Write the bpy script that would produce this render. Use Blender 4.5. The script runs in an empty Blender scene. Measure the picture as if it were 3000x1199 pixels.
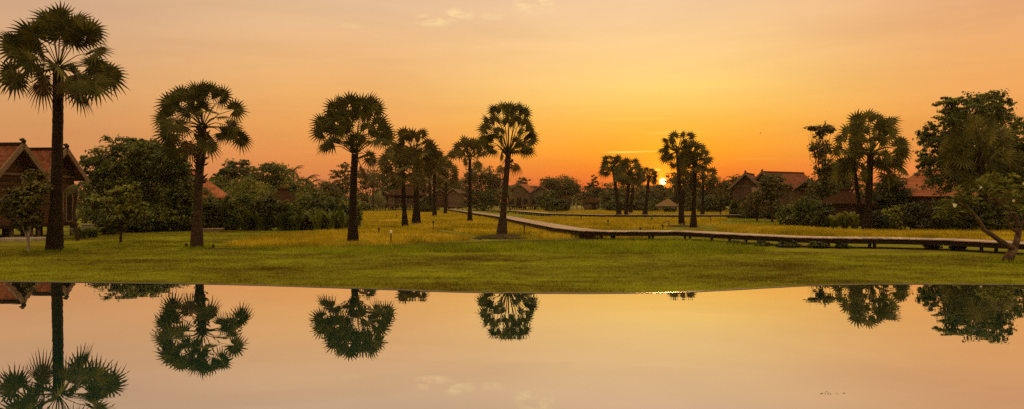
import bpy, math, random
import numpy as np
from mathutils import Vector
R = math.radians
rng = np.random.default_rng(7)
random.seed(7)
scene = bpy.context.scene
COL = scene.collection

# ------------------------------------------------------------------ camera
CAMZ = 2.4; F = 1717.0; CX = 1288.0; HY = 507.0        # measured on the photograph at 2576 px wide
cam_d = bpy.data.cameras.new('camera'); cam = bpy.data.objects.new('camera', cam_d); COL.objects.link(cam)
cam.location = (0, 0, CAMZ); cam.rotation_euler = (R(90), 0, 0)
cam_d.sensor_width = 36; cam_d.lens = 36 * F / 2576; cam_d.shift_y = -8 / 2576
cam_d.clip_start = 0.1; cam_d.clip_end = 6000
scene.camera = cam
scene.view_settings.view_transform = 'Standard'; scene.view_settings.look = 'None'
scene.view_settings.exposure = 0.0; scene.view_settings.gamma = 1.0
scene.render.film_transparent = False
scene.cycles.max_bounces = 6; scene.cycles.transparent_max_bounces = 8
scene.cycles.volume_bounces = 0
scene.cycles.use_adaptive_sampling = False
scene.cycles.use_denoising = False

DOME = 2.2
SUN_AZ = 12.47; SUN_EL = 1.62                            # degrees right of the view axis / above the horizon

# ------------------------------------------------------------------ world
def lin(c):
    return tuple((v / 255 / 12.92) if v / 255 <= 0.04045 else ((v / 255 + 0.055) / 1.055) ** 2.4 for v in c)
W = bpy.data.worlds.new('World'); scene.world = W; W.use_nodes = True
nt = W.node_tree; nt.nodes.clear()
class NT:
    def __init__(s, nt): s.nt = nt
    def n(s, t, **kw):
        o = s.nt.nodes.new(t)
        for k, v in kw.items(): setattr(o, k, v)
        return o
    def inp(s, sock, v):
        if isinstance(v, bpy.types.NodeSocket): s.nt.links.new(v, sock)
        elif v is not None: sock.default_value = v
    def math(s, op, a, b=None, c=None, clamp=False):
        o = s.n('ShaderNodeMath', operation=op, use_clamp=clamp)
        s.inp(o.inputs[0], a)
        if b is not None: s.inp(o.inputs[1], b)
        if c is not None: s.inp(o.inputs[2], c)
        return o.outputs[0]
    def smooth(s, v, a, b, lo=0.0, hi=1.0, kind='SMOOTHSTEP'):
        o = s.n('ShaderNodeMapRange', interpolation_type=kind)
        s.inp(o.inputs[0], v); o.inputs[1].default_value = a; o.inputs[2].default_value = b
        o.inputs[3].default_value = lo; o.inputs[4].default_value = hi
        return o.outputs[0]
    def mix(s, f, a, b, mode='MIX'):
        o = s.n('ShaderNodeMix', data_type='RGBA', blend_type=mode)
        s.inp(o.inputs[0], f)
        for sock, v in ((o.inputs[6], a), (o.inputs[7], b)):
            if isinstance(v, (tuple, list)) and len(v) == 3: v = (*v, 1)
            s.inp(sock, v)
        return o.outputs[2]
    def ramp(s, f, stops, interp='LINEAR'):
        o = s.n('ShaderNodeValToRGB'); o.color_ramp.interpolation = interp
        e = o.color_ramp.elements
        while len(e) < len(stops): e.new(0.5)
        for i, (p, c) in enumerate(stops):
            e[i].position = p; e[i].color = (*c, 1)
        s.inp(o.inputs[0], f)
        return o.outputs[0]
    def noise(s, vec, scale, detail=4, rough=0.55, dist=0.0):
        o = s.n('ShaderNodeTexNoise'); s.inp(o.inputs['Vector'], vec)
        o.inputs['Scale'].default_value = scale; o.inputs['Detail'].default_value = detail
        o.inputs['Roughness'].default_value = rough; o.inputs['Distortion'].default_value = dist
        return o.outputs['Fac']
    def vmap(s, vec, scale=(1, 1, 1), loc=(0, 0, 0), rot=(0, 0, 0)):
        o = s.n('ShaderNodeMapping'); s.inp(o.inputs[0], vec)
        o.inputs[1].default_value = loc; o.inputs[2].default_value = rot; o.inputs[3].default_value = scale
        return o.outputs[0]
w = NT(nt)
tc = w.n('ShaderNodeTexCoord'); sep = w.n('ShaderNodeSeparateXYZ'); nt.links.new(tc.outputs['Generated'], sep.inputs[0])
X_, Y_, Z_ = sep.outputs
el = w.math('MULTIPLY', w.math('ARCSINE', Z_), 57.2958)
az = w.math('MULTIPLY', w.math('ARCTAN2', X_, Y_), 57.2958)
t_el = w.math('DIVIDE', w.math('ADD', el, 10.0), 100.0, clamp=True)
def sky_ramp(st):
    return w.ramp(t_el, [((e + 10) / 100, lin(c)) for e, c in st], 'EASE' if False else 'LINEAR')
UP = [(24, (232, 194, 142)), (40, (244, 206, 148)), (89, (240, 206, 150))]  # stops above the frame, brightened to light lawn and foliage
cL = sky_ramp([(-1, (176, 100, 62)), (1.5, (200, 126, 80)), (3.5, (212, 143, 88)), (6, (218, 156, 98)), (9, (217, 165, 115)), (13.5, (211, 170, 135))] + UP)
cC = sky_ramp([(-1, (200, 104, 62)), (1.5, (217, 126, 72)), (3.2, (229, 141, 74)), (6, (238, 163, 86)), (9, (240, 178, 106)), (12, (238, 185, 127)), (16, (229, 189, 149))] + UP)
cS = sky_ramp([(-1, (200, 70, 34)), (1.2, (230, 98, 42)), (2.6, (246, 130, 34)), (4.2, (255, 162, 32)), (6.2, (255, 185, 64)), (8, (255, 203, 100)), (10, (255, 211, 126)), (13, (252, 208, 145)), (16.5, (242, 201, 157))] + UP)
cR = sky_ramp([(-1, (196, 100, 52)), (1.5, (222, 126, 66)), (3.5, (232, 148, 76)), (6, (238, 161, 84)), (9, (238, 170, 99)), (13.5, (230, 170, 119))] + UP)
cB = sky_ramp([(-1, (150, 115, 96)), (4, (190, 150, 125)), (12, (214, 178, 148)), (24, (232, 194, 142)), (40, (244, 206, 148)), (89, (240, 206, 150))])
c = w.mix(w.smooth(az, -120, -40, kind='LINEAR'), cB, cL)
c = w.mix(w.smooth(az, -37, -13), c, cC)
c = w.mix(w.smooth(az, -14, 12.5), c, cS)
c = w.mix(w.smooth(az, 13, 37), c, cR)
c = w.mix(w.smooth(az, 40, 120, kind='LINEAR'), c, cB)
comb = w.n('ShaderNodeCombineXYZ'); nt.links.new(az, comb.inputs[0]); nt.links.new(el, comb.inputs[1])
AE = comb.outputs[0]
# broad soft streaks of thin cloud
st = w.noise(w.vmap(AE, (0.035, 0.30, 1)), 1.0, 5, 0.6, 0.4)
c = w.mix(1.0, c, w.ramp(st, [(0.3, (0.93, 0.92, 0.93)), (0.7, (1.05, 1.06, 1.07))]), 'MULTIPLY')
# small clouds: (x, y, half width, half height, strength) read on the photograph, turned into directions
def direction(px, py):
    x = (px - CX) / F; z = (HY - py) / F
    return math.degrees(math.atan2(x, 1)), math.degrees(math.atan2(z, math.hypot(x, 1)))
cn = w.noise(w.vmap(AE, (0.55, 1.5, 1), (3, 1, 0)), 1.0, 6, 0.62, 0.6)
cn = w.smooth(cn, 0.40, 0.66)
cl = None
for (px, py, wx, wy, s_) in ((1155, 38, 48, 20, 1.0), (1088, 52, 62, 18, .8), (1350, 8, 70, 34, 1.0), (1240, 42, 40, 14, .5), (885, 66, 36, 9, .3),
                             (1440, 90, 150, 26, .12), (1700, 160, 300, 40, .10)):
    a0, e0 = direction(px, py); k = math.degrees(1 / F)
    d2 = w.math('ADD', w.math('POWER', w.math('DIVIDE', w.math('ABSOLUTE', w.math('SUBTRACT', az, a0)), wx * k), 2.0),
                w.math('POWER', w.math('DIVIDE', w.math('ABSOLUTE', w.math('SUBTRACT', el, e0)), wy * k), 2.0))
    m = w.math('MULTIPLY', w.smooth(d2, 1.0, 0.0), s_)
    cl = m if cl is None else w.math('MAXIMUM', cl, m)
cl = w.math('MULTIPLY', cl, cn)
c = w.mix(w.math('MULTIPLY', cl, 0.85), c, lin((255, 222, 160)))
sl = None
for (px, py, wx, wy, s_) in ((1572, 383, 66, 3.2, 1.0), (1640, 381, 40, 2.4, .5), (1690, 334, 95, 4, .35), (1600, 300, 120, 5, .3), (1650, 428, 16, 4, 1.0),
                             (1780, 210, 200, 9, .25), (1900, 400, 60, 3, .12), (1500, 410, 200, 7, -.25)):
    a0, e0 = direction(px, py); k = math.degrees(1 / F)
    d2 = w.math('ADD', w.math('POWER', w.math('DIVIDE', w.math('ABSOLUTE', w.math('SUBTRACT', az, a0)), wx * k), 2.0),
                w.math('POWER', w.math('DIVIDE', w.math('ABSOLUTE', w.math('SUBTRACT', el, e0)), wy * k), 2.0))
    m = w.math('MULTIPLY', w.smooth(d2, 1.0, 0.0), s_)
    sl = m if sl is None else w.math('ADD', sl, m)
c = w.mix(w.math('MULTIPLY', sl, 0.8), c, lin((255, 216, 96)))
# the sun: disc and its aureole
sa, se = R(SUN_AZ), R(SUN_EL)
sd = (math.sin(sa) * math.cos(se), math.cos(sa) * math.cos(se), math.sin(se))
vm = w.n('ShaderNodeVectorMath', operation='DOT_PRODUCT'); nt.links.new(tc.outputs['Generated'], vm.inputs[0]); vm.inputs[1].default_value = sd
ang = w.math('MULTIPLY', w.math('ARCCOSINE', w.math('MINIMUM', vm.outputs['Value'], 1.0)), 57.2958)
g1 = w.math('POWER', w.smooth(ang, 9.0, 0.0, kind='LINEAR'), 3.0)
g2 = w.math('POWER', w.smooth(ang, 2.2, 0.2, kind='LINEAR'), 2.0)
g3 = w.smooth(ang, 0.31, 0.17)
g4 = w.math('POWER', w.smooth(ang, 5.5, 0.0, kind='LINEAR'), 2.0)
def addc(base, fac, col):
    o = w.n('ShaderNodeVectorMath', operation='SCALE'); o.inputs[0].default_value = col; nt.links.new(fac, o.inputs['Scale'])
    p = w.n('ShaderNodeVectorMath', operation='ADD'); nt.links.new(base, p.inputs[0]); nt.links.new(o.outputs[0], p.inputs[1])
    return p.outputs[0]
c = addc(c, g1, (0.10, 0.07, 0.0))
c = addc(c, g4, (0.25, 0.17, 0.0))
c = addc(c, g2, (1.6, 0.22, 0.01))
c = addc(c, g3, (9.0, 5.0, 1.6))
# sky above the frame is boosted past real dusk levels to light the land
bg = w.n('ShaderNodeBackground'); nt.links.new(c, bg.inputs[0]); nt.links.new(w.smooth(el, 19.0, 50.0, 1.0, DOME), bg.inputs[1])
ns = w.n('ShaderNodeTexSky', sky_type='NISHITA', sun_disc=False, sun_elevation=R(SUN_EL), sun_rotation=R(SUN_AZ), dust_density=4.0)
bg2 = w.n('ShaderNodeBackground'); nt.links.new(ns.outputs[0], bg2.inputs[0]); bg2.inputs[1].default_value = 0.004
ad = w.n('ShaderNodeAddShader'); nt.links.new(bg.outputs[0], ad.inputs[0]); nt.links.new(bg2.outputs[0], ad.inputs[1])
wo = w.n('ShaderNodeOutputWorld'); nt.links.new(ad.outputs[0], wo.inputs[0])

# ------------------------------------------------------------------ sun
sun_d = bpy.data.lights.new('sun', 'SUN'); sun = bpy.data.objects.new('sun', sun_d); COL.objects.link(sun)
sun_d.energy = 2.0; sun_d.angle = R(0.6); sun_d.color = (1.0, 0.50, 0.20)
sun.rotation_euler = Vector((-sd[0], -sd[1], -sd[2])).to_track_quat('-Z', 'Y').to_euler()

# ------------------------------------------------------------------ helpers
def G(px, py):                       # ground point under a pixel of the 2576 px photograph
    d = CAMZ * F / (py - HY)
    return np.array([(px - CX) / F * d, d, 0.0])
def P(px, py, d):
    return np.array([(px - CX) / F * d, d, CAMZ + (HY - py) / F * d])
def unit(v):
    v = np.asarray(v, float); return v / (np.linalg.norm(v) + 1e-9)

class MB:
    def __init__(s): s.v = []; s.f = []; s.n = 0
    def add(s, v, f):
        v = np.asarray(v, float).reshape(-1, 3)
        s.v.append(v); s.f += [tuple(int(i) + s.n for i in q) for q in f]; s.n += len(v); return s
    def box(s, c, size, rz=0.0, taper=1.0):
        hx, hy, hz = [a / 2 for a in size]
        v = np.array([(x * (taper if z > 0 else 1) * hx, y * (taper if z > 0 else 1) * hy, z * hz) for z in (-1, 1) for x, y in ((-1, -1), (1, -1), (1, 1), (-1, 1))])
        cc, ss = math.cos(rz), math.sin(rz)
        v = np.stack([v[:, 0] * cc - v[:, 1] * ss, v[:, 0] * ss + v[:, 1] * cc, v[:, 2]], 1) + np.asarray(c)
        return s.add(v, [(0, 3, 2, 1), (4, 5, 6, 7), (0, 1, 5, 4), (1, 2, 6, 5), (2, 3, 7, 6), (3, 0, 4, 7)])
    def beam(s, a, b, wd, ht, up=(0, 0, 1)):
        a = np.asarray(a, float); b = np.asarray(b, float); d = unit(b - a)
        sd = unit(np.cross(d, up)); u = np.cross(sd, d)
        v = [p + sd * x * wd / 2 + u * y * ht / 2 for p in (a, b) for x, y in ((-1, -1), (1, -1), (1, 1), (-1, 1))]
        return s.add(v, [(0, 3, 2, 1), (4, 5, 6, 7), (0, 1, 5, 4), (1, 2, 6, 5), (2, 3, 7, 6), (3, 0, 4, 7)])
    def tube(s, pts, rad, n=8, rough=0.0, cap=True, lobes=None):
        pts = [np.asarray(p, float) for p in pts]; base = s.n; vs = []
        for i, p in enumerate(pts):
            d = unit(pts[min(i + 1, len(pts) - 1)] - pts[max(i - 1, 0)])
            a = unit(np.cross(d, (0.3, 1, 0.1))); b = np.cross(d, a)
            for k in range(n):
                t = 2 * math.pi * k / n
                r = rad[i] * (1 + rough * random.uniform(-1, 1))
                vs.append(p + (a * math.cos(t) + b * math.sin(t)) * r)
        fs = [(i * n + k, i * n + (k + 1) % n, (i + 1) * n + (k + 1) % n, (i + 1) * n + k) for i in range(len(pts) - 1) for k in range(n)]
        if cap: fs += [tuple(range(n))[::-1], tuple((len(pts) - 1) * n + k for k in range(n))]
        return s.add(vs, fs)
    def slab(s, quad, thick, up=None):              # a quad sheet given real thickness
        q = np.asarray(quad, float); nrm = unit(np.cross(q[1] - q[0], q[3] - q[0]))
        if nrm[2] < 0: nrm = -nrm
        lo = q - nrm * thick
        k = len(q)
        return s.add(np.vstack([q, lo]), [tuple(range(k)), tuple(range(2 * k - 1, k - 1, -1))] + [(i, i + k, (i + 1) % k + k, (i + 1) % k) for i in range(k)])
    def build(s, name, mat, parent=None, smooth=False):
        me = bpy.data.meshes.new(name)
        if s.v: me.from_pydata(np.vstack(s.v).tolist(), [], s.f)
        return finish(me, name, mat, parent, smooth)

def finish(me, name, mat, parent=None, smooth=False):
    me.materials.append(mat)
    if smooth: me.polygons.foreach_set('use_smooth', [True] * len(me.polygons))
    me.update()
    o = bpy.data.objects.new(name, me); COL.objects.link(o)
    if parent is not None:
        o.parent = parent
        if me.vertices:                             # meshes are written in world space; move them under the empty
            L = parent.location
            co = np.empty(len(me.vertices) * 3); me.vertices.foreach_get('co', co)
            co = co.reshape(-1, 3) - np.array(L); me.vertices.foreach_set('co', co.ravel()); me.update()
    return o

def np_mesh(name, verts, faces, mat, parent=None):
    """verts (N,3), faces (M,k) with constant k"""
    me = bpy.data.meshes.new(name); M, k = faces.shape
    me.vertices.add(len(verts)); me.vertices.foreach_set('co', np.ascontiguousarray(verts, dtype=np.float32).ravel())
    me.loops.add(M * k); me.loops.foreach_set('vertex_index', np.ascontiguousarray(faces, dtype=np.int32).ravel())
    me.polygons.add(M); me.polygons.foreach_set('loop_start', np.arange(0, M * k, k, dtype=np.int32))
    try: me.polygons.foreach_set('loop_total', np.full(M, k, dtype=np.int32))
    except Exception: pass
    me.update(calc_edges=True)
    return finish(me, name, mat, parent)

def tag(o, label=None, cat=None, group=None, kind=None):
    if label: o['label'] = label
    if cat: o['category'] = cat
    if group: o['group'] = group
    if kind: o['kind'] = kind
    return o
def thing(name, loc, label, cat, group=None):
    o = bpy.data.objects.new(name, None); COL.objects.link(o); o.location = tuple(float(v) for v in loc)
    o.empty_display_size = 0.3
    return tag(o, label, cat, group)

# ------------------------------------------------------------------ materials
def material(name):
    m = bpy.data.materials.new(name); m.use_nodes = True; m.node_tree.nodes.clear()
    t = NT(m.node_tree); out = t.n('ShaderNodeOutputMaterial'); return m, t, out
def solid(name, stops, scale=3.0, rough=0.8, bump=0.3, stretch=(1, 1, 1), detail=6, bscale=None, spec=0.12, bdist=0.03):
    m, t, out = material(name)
    g = t.n('ShaderNodeNewGeometry'); v = t.vmap(g.outputs['Position'], stretch)
    nz = t.noise(v, scale, detail, 0.6)
    p = t.n('ShaderNodeBsdfPrincipled'); t.inp(p.inputs['Base Color'], t.ramp(nz, stops))
    p.inputs['Roughness'].default_value = rough; p.inputs['Specular IOR Level'].default_value = spec
    b = t.n('ShaderNodeBump'); b.inputs['Strength'].default_value = bump; b.inputs['Distance'].default_value = bdist
    t.inp(b.inputs['Height'], t.noise(v, bscale or scale * 3, 5, 0.65)); t.inp(p.inputs['Normal'], b.outputs[0])
    t.inp(out.inputs[0], p.outputs[0]); return m
def leafmat(name, dark, mid, light, trans=0.35, rough=0.5, spec=0.25, patch=0.5):
    m, t, out = material(name)
    g = t.n('ShaderNodeNewGeometry')
    nz = t.noise(g.outputs['Position'], patch, 3, 0.5)
    f = t.math('ADD', t.math('MULTIPLY', g.outputs['Random Per Island'], 0.55), t.math('MULTIPLY', t.smooth(nz, 0.3, 0.7), 0.45))
    col = t.ramp(f, [(0.05, dark), (0.5, mid), (0.92, light)])
    p = t.n('ShaderNodeBsdfPrincipled'); t.inp(p.inputs['Base Color'], col)
    p.inputs['Roughness'].default_value = rough; p.inputs['Specular IOR Level'].default_value = spec
    tr = t.n('ShaderNodeBsdfTranslucent'); t.inp(tr.inputs[0], col)
    mx = t.n('ShaderNodeMixShader'); mx.inputs[0].default_value = trans
    t.inp(mx.inputs[1], p.outputs[0]); t.inp(mx.inputs[2], tr.outputs[0]); t.inp(out.inputs[0], mx.outputs[0]); return m

M = {}
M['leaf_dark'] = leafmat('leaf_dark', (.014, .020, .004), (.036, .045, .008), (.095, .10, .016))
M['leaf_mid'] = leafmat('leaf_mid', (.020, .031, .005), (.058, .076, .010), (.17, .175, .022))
M['leaf_light'] = leafmat('leaf_light', (.06, .07, .010), (.14, .15, .020), (.27, .26, .04))
M['leaf_brown'] = leafmat('leaf_brown', (.022, .021, .004), (.062, .058, .010), (.15, .13, .022))
M['leaf_warm'] = leafmat('leaf_warm', (.05, .034, .010), (.10, .070, .018), (.17, .115, .03))
M['leaf_pale'] = leafmat('leaf_pale', (.09, .09, .035), (.16, .15, .06), (.26, .24, .11))
M['palm_leaf'] = leafmat('palm_leaf', (.016, .018, .003), (.038, .038, .006), (.10, .092, .014), trans=0.25, patch=1.2, rough=.6, spec=.12)
M['palm_far'] = leafmat('palm_far', (.020, .017, .003), (.050, .041, .007), (.11, .088, .014), trans=0.25, patch=.8, rough=.6, spec=.12)
M['palm_light'] = leafmat('palm_light', (.026, .028, .005), (.066, .064, .012), (.15, .135, .026), trans=0.3, patch=1.0, rough=.6, spec=.12)
M['palm_dead'] = leafmat('palm_dead', (.045, .028, .012), (.09, .058, .025), (.16, .11, .05), trans=.2, rough=.8, spec=.05)
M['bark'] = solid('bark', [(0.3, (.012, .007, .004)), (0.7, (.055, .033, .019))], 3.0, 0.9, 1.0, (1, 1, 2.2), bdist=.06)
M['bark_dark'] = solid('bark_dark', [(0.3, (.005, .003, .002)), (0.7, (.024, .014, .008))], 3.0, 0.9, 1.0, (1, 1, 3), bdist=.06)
M['bark_pale'] = solid('bark_pale', [(0.3, (.14, .11, .08)), (0.7, (.30, .25, .19))], 5.0, 0.85, 0.6)
M['frangipani_bark'] = solid('frangipani_bark', [(0.3, (.035, .022, .014)), (0.7, (.13, .082, .052))], 8.0, 0.85, 0.8)
M['wood'] = solid('wood', [(0.3, (.045, .026, .015)), (0.7, (.14, .085, .05))], 2.0, 0.8, 0.5, (3, 3, 14))
M['wood_dark'] = solid('wood_dark', [(0.3, (.006, .004, .003)), (0.7, (.022, .013, .008))], 2.0, 0.8, 0.5, (3, 3, 10))
M['wood_pale'] = solid('wood_pale', [(0.3, (.08, .052, .032)), (0.7, (.20, .135, .085))], 2.5, 0.75, 0.4, (2, 2, 6))
M['stone'] = solid('stone', [(0.3, (.16, .13, .10)), (0.7, (.30, .25, .20))], 2.0, 0.85, 0.4)
M['wet_stone'] = solid('wet_stone', [(0.3, (.010, .012, .010)), (0.7, (.035, .036, .03))], 5.0, 0.35, 0.2)
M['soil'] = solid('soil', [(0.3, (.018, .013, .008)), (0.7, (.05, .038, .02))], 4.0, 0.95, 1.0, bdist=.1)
M['dark_metal'] = solid('dark_metal', [(0.3, (.012, .010, .009)), (0.7, (.03, .025, .02))], 4.0, 0.5, 0.1)
M['lamp_glass'] = solid('lamp_glass', [(0.3, (.55, .50, .42)), (0.7, (.70, .64, .55))], 4.0, 0.3, 0.0)

def tiles(name, c1, c2, rowh, colw, bump=0.6):
    """courses follow height; joints follow the horizontal position"""
    m, t, out = material(name)
    g = t.n('ShaderNodeNewGeometry'); s = t.n('ShaderNodeSeparateXYZ'); t.inp(s.inputs[0], g.outputs['Position'])
    row = t.math('FRACT', t.math('DIVIDE', s.outputs[2], rowh))
    hh = t.math('ADD', s.outputs[0], t.math('MULTIPLY', s.outputs[1], 0.31))
    colf = t.math('FRACT', t.math('DIVIDE', hh, colw))
    ij = t.n('ShaderNodeCombineXYZ'); t.inp(ij.inputs[0], t.math('FLOOR', t.math('DIVIDE', hh, colw))); t.inp(ij.inputs[1], t.math('FLOOR', t.math('DIVIDE', s.outputs[2], rowh)))
    wn = t.n('ShaderNodeTexWhiteNoise', noise_dimensions='2D'); t.inp(wn.inputs['Vector'], ij.outputs[0])
    nz = t.noise(g.outputs['Position'], 0.9, 6, 0.65)
    f = t.math('ADD', t.math('MULTIPLY', wn.outputs['Value'], 0.5), t.math('MULTIPLY', nz, 0.5))
    col = t.ramp(f, [(0.2, c1), (0.8, c2)])
    p = t.n('ShaderNodeBsdfPrincipled'); t.inp(p.inputs['Base Color'], col); p.inputs['Roughness'].default_value = 0.9; p.inputs['Specular IOR Level'].default_value = 0.12
    edge = t.math('MULTIPLY', t.smooth(row, 0.0, 0.85, kind='LINEAR'), t.smooth(colf, 0.0, 0.12))
    b = t.n('ShaderNodeBump'); b.inputs['Strength'].default_value = bump; b.inputs['Distance'].default_value = 0.04
    t.inp(b.inputs['Height'], edge); t.inp(p.inputs['Normal'], b.outputs[0]); t.inp(out.inputs[0], p.outputs[0]); return m
M['red_tile'] = tiles('red_tile', (.065, .020, .010), (.185, .058, .027), 0.16, 0.22, 1.0)
M['red_tile_far'] = tiles('red_tile_far', (.12, .037, .017), (.26, .085, .038), 0.3, 0.45)
M['brown_tile'] = tiles('brown_tile', (.05, .028, .016), (.11, .065, .038), 0.22, 0.3)
def thatch(name, c1, c2):
    m, t, out = material(name)
    g = t.n('ShaderNodeNewGeometry')
    nz = t.noise(t.vmap(g.outputs['Position'], (6, 6, 1.2)), 1.6, 6, 0.7)
    p = t.n('ShaderNodeBsdfPrincipled'); t.inp(p.inputs['Base Color'], t.ramp(nz, [(0.3, c1), (0.7, c2)])); p.inputs['Roughness'].default_value = 1.0; p.inputs['Specular IOR Level'].default_value = 0.03
    b = t.n('ShaderNodeBump'); b.inputs['Strength'].default_value = 1.0; b.inputs['Distance'].default_value = 0.12
    t.inp(b.inputs['Height'], nz); t.inp(p.inputs['Normal'], b.outputs[0]); t.inp(out.inputs[0], p.outputs[0]); return m
M['thatch'] = thatch('thatch', (.014, .007, .003), (.052, .026, .013))
M['thatch_pale'] = thatch('thatch_pale', (.08, .052, .028), (.20, .135, .075))
def planks(name, c1, c2, wdt, axis=2):
    m, t, out = material(name)
    g = t.n('ShaderNodeNewGeometry'); s = t.n('ShaderNodeSeparateXYZ'); t.inp(s.inputs[0], g.outputs['Position'])
    q = s.outputs[2] if axis == 2 else t.math('ADD', s.outputs[0], s.outputs[1])
    fr = t.math('FRACT', t.math('DIVIDE', q, wdt)); ii = t.math('FLOOR', t.math('DIVIDE', q, wdt))
    wn = t.n('ShaderNodeTexWhiteNoise', noise_dimensions='1D'); t.inp(wn.inputs['W'], ii)
    nz = t.noise(t.vmap(g.outputs['Position'], (1, 1, 6) if axis == 2 else (6, 6, 1)), 1.5, 6, 0.65)
    f = t.math('ADD', t.math('MULTIPLY', wn.outputs['Value'], 0.4), t.math('MULTIPLY', nz, 0.6))
    p = t.n('ShaderNodeBsdfPrincipled'); t.inp(p.inputs['Base Color'], t.ramp(f, [(0.2, c1), (0.8, c2)])); p.inputs['Roughness'].default_value = 0.9; p.inputs['Specular IOR Level'].default_value = 0.12
    b = t.n('ShaderNodeBump'); b.inputs['Strength'].default_value = 0.8; b.inputs['Distance'].default_value = 0.03
    t.inp(b.inputs['Height'], t.smooth(fr, 0, 0.15)); t.inp(p.inputs['Normal'], b.outputs[0]); t.inp(out.inputs[0], p.outputs[0]); return m
M['wall_board'] = planks('wall_board', (.030, .014, .007), (.095, .046, .022), 0.18)
M['wall_board_up'] = planks('wall_board_up', (.035, .020, .011), (.11, .066, .038), 0.3, axis=0)
M['wall_grey'] = planks('wall_grey', (.055, .036, .022), (.125, .085, .055), 0.4)
M['wattle'] = solid('wattle', [(0.35, (.06, .04, .025)), (0.65, (.26, .19, .12))], 5.0, 0.9, 0.6, detail=3)

# lawn, rice, water
m, t, out = material('lawn')
g = t.n('ShaderNodeNewGeometry')
n1 = t.noise(t.vmap(g.outputs['Position'], (0.55, 1.0, 1)), 0.30, 4, 0.6)
n2 = t.noise(t.vmap(g.outputs['Position'], (0.6, .8, 1)), 1.5, 6, 0.75)
n3 = t.noise(g.outputs['Position'], 14.0, 4, 0.7)
f = t.math('ADD', t.math('MULTIPLY', n1, 0.45), t.math('ADD', t.math('MULTIPLY', n2, 0.35), t.math('MULTIPLY', n3, 0.2)))
col = t.ramp(f, [(0.38, (.050, .032, .003)), (0.46, (.095, .082, .005)), (0.54, (.122, .130, .006)), (0.66, (.20, .22, .010))])
p = t.n('ShaderNodeBsdfPrincipled'); t.inp(p.inputs['Base Color'], col); p.inputs['Roughness'].default_value = 0.95; p.inputs['Specular IOR Level'].default_value = 0.05
b = t.n('ShaderNodeBump'); b.inputs['Strength'].default_value = 0.7; b.inputs['Distance'].default_value = 0.12
t.inp(b.inputs['Height'], t.math('ADD', t.math('MULTIPLY', n3, 0.4), n2)); t.inp(p.inputs['Normal'], b.outputs[0]); t.inp(out.inputs[0], p.outputs[0]); M['lawn'] = m
M['field'] = solid('field', [(0.35, (.07, .055, .006)), (0.65, (.19, .13, .014))], 0.8, 0.95, 0.8, spec=.05, bscale=8, bdist=.15)
def blade_mat(name, dark, mid, light, trans):
    m, t, out = material(name); g = t.n('ShaderNodeNewGeometry')
    n1 = t.noise(t.vmap(g.outputs['Position'], (0.55, 1, 0)), 0.30, 4, 0.6)
    n2 = t.noise(t.vmap(g.outputs['Position'], (0.6, .8, 0)), 1.5, 5, 0.75)
    f = t.math('ADD', t.math('MULTIPLY', g.outputs['Random Per Island'], 0.32), t.math('MULTIPLY', t.smooth(t.math('ADD', t.math('MULTIPLY', n1, .5), t.math('MULTIPLY', n2, .5)), 0.41, 0.59, kind='LINEAR'), 0.68))
    col = t.ramp(f, [(0.1, dark), (0.5, mid), (0.95, light)])
    d = t.n('ShaderNodeBsdfDiffuse'); t.inp(d.inputs[0], col); tr = t.n('ShaderNodeBsdfTranslucent'); t.inp(tr.inputs[0], col)
    mx = t.n('ShaderNodeMixShader'); mx.inputs[0].default_value = trans
    t.inp(mx.inputs[1], d.outputs[0]); t.inp(mx.inputs[2], tr.outputs[0]); t.inp(out.inputs[0], mx.outputs[0]); return m
M['grass'] = blade_mat('grass', (.065, .045, .003), (.150, .158, .008), (.33, .35, .014), 0.5)
M['tall_grass'] = blade_mat('tall_grass', (.075, .09, .006), (.19, .23, .012), (.36, .38, .022), 0.55)
M['rice'] = blade_mat('rice', (.13, .12, .006), (.38, .285, .016), (.70, .54, .05), 0.5)
m, t, out = material('pool_water')
g = t.n('ShaderNodeNewGeometry')
v1 = t.vmap(g.outputs['Position'], (0.6, 1.6, 1), rot=(0, 0, .15))
h = t.math('ADD', t.math('MULTIPLY', t.noise(v1, 0.9, 2, 0.5), 1.0), t.math('MULTIPLY', t.noise(v1, 5.0, 2, 0.5), 0.05))
b = t.n('ShaderNodeBump'); b.inputs['Strength'].default_value = 1.0; b.inputs['Distance'].default_value = 0.0011; t.inp(b.inputs['Height'], h)
gl = t.n('ShaderNodeBsdfGlossy'); gl.inputs['Roughness'].default_value = 0.008; gl.inputs['Color'].default_value = (.91, .875, .90, 1); t.inp(gl.inputs['Normal'], b.outputs[0])
df = t.n('ShaderNodeBsdfDiffuse'); df.inputs[0].default_value = (.004, .060, .045, 1)
fr = t.n('ShaderNodeFresnel'); fr.inputs['IOR'].default_value = 1.9
mx = t.n('ShaderNodeMixShader'); t.inp(mx.inputs[0], t.smooth(fr.outputs[0], 0.12, 0.60, 0.70, 0.97, kind='LINEAR'))
t.inp(mx.inputs[1], df.outputs[0]); t.inp(mx.inputs[2], gl.outputs[0]); t.inp(out.inputs[0], mx.outputs[0]); M['water'] = m
m, t, out = material('deck')
g = t.n('ShaderNodeNewGeometry')
f = t.math('ADD', t.math('MULTIPLY', g.outputs['Random Per Island'], 0.6), t.math('MULTIPLY', t.noise(g.outputs['Position'], 3.0, 5, 0.6), 0.4))
p = t.n('ShaderNodeBsdfPrincipled'); t.inp(p.inputs['Base Color'], t.ramp(f, [(0.1, (.11, .075, .060)), (0.9, (.38, .27, .22))])); p.inputs['Roughness'].default_value = 0.42
t.inp(out.inputs[0], p.outputs[0]); M['deck'] = m

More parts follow.
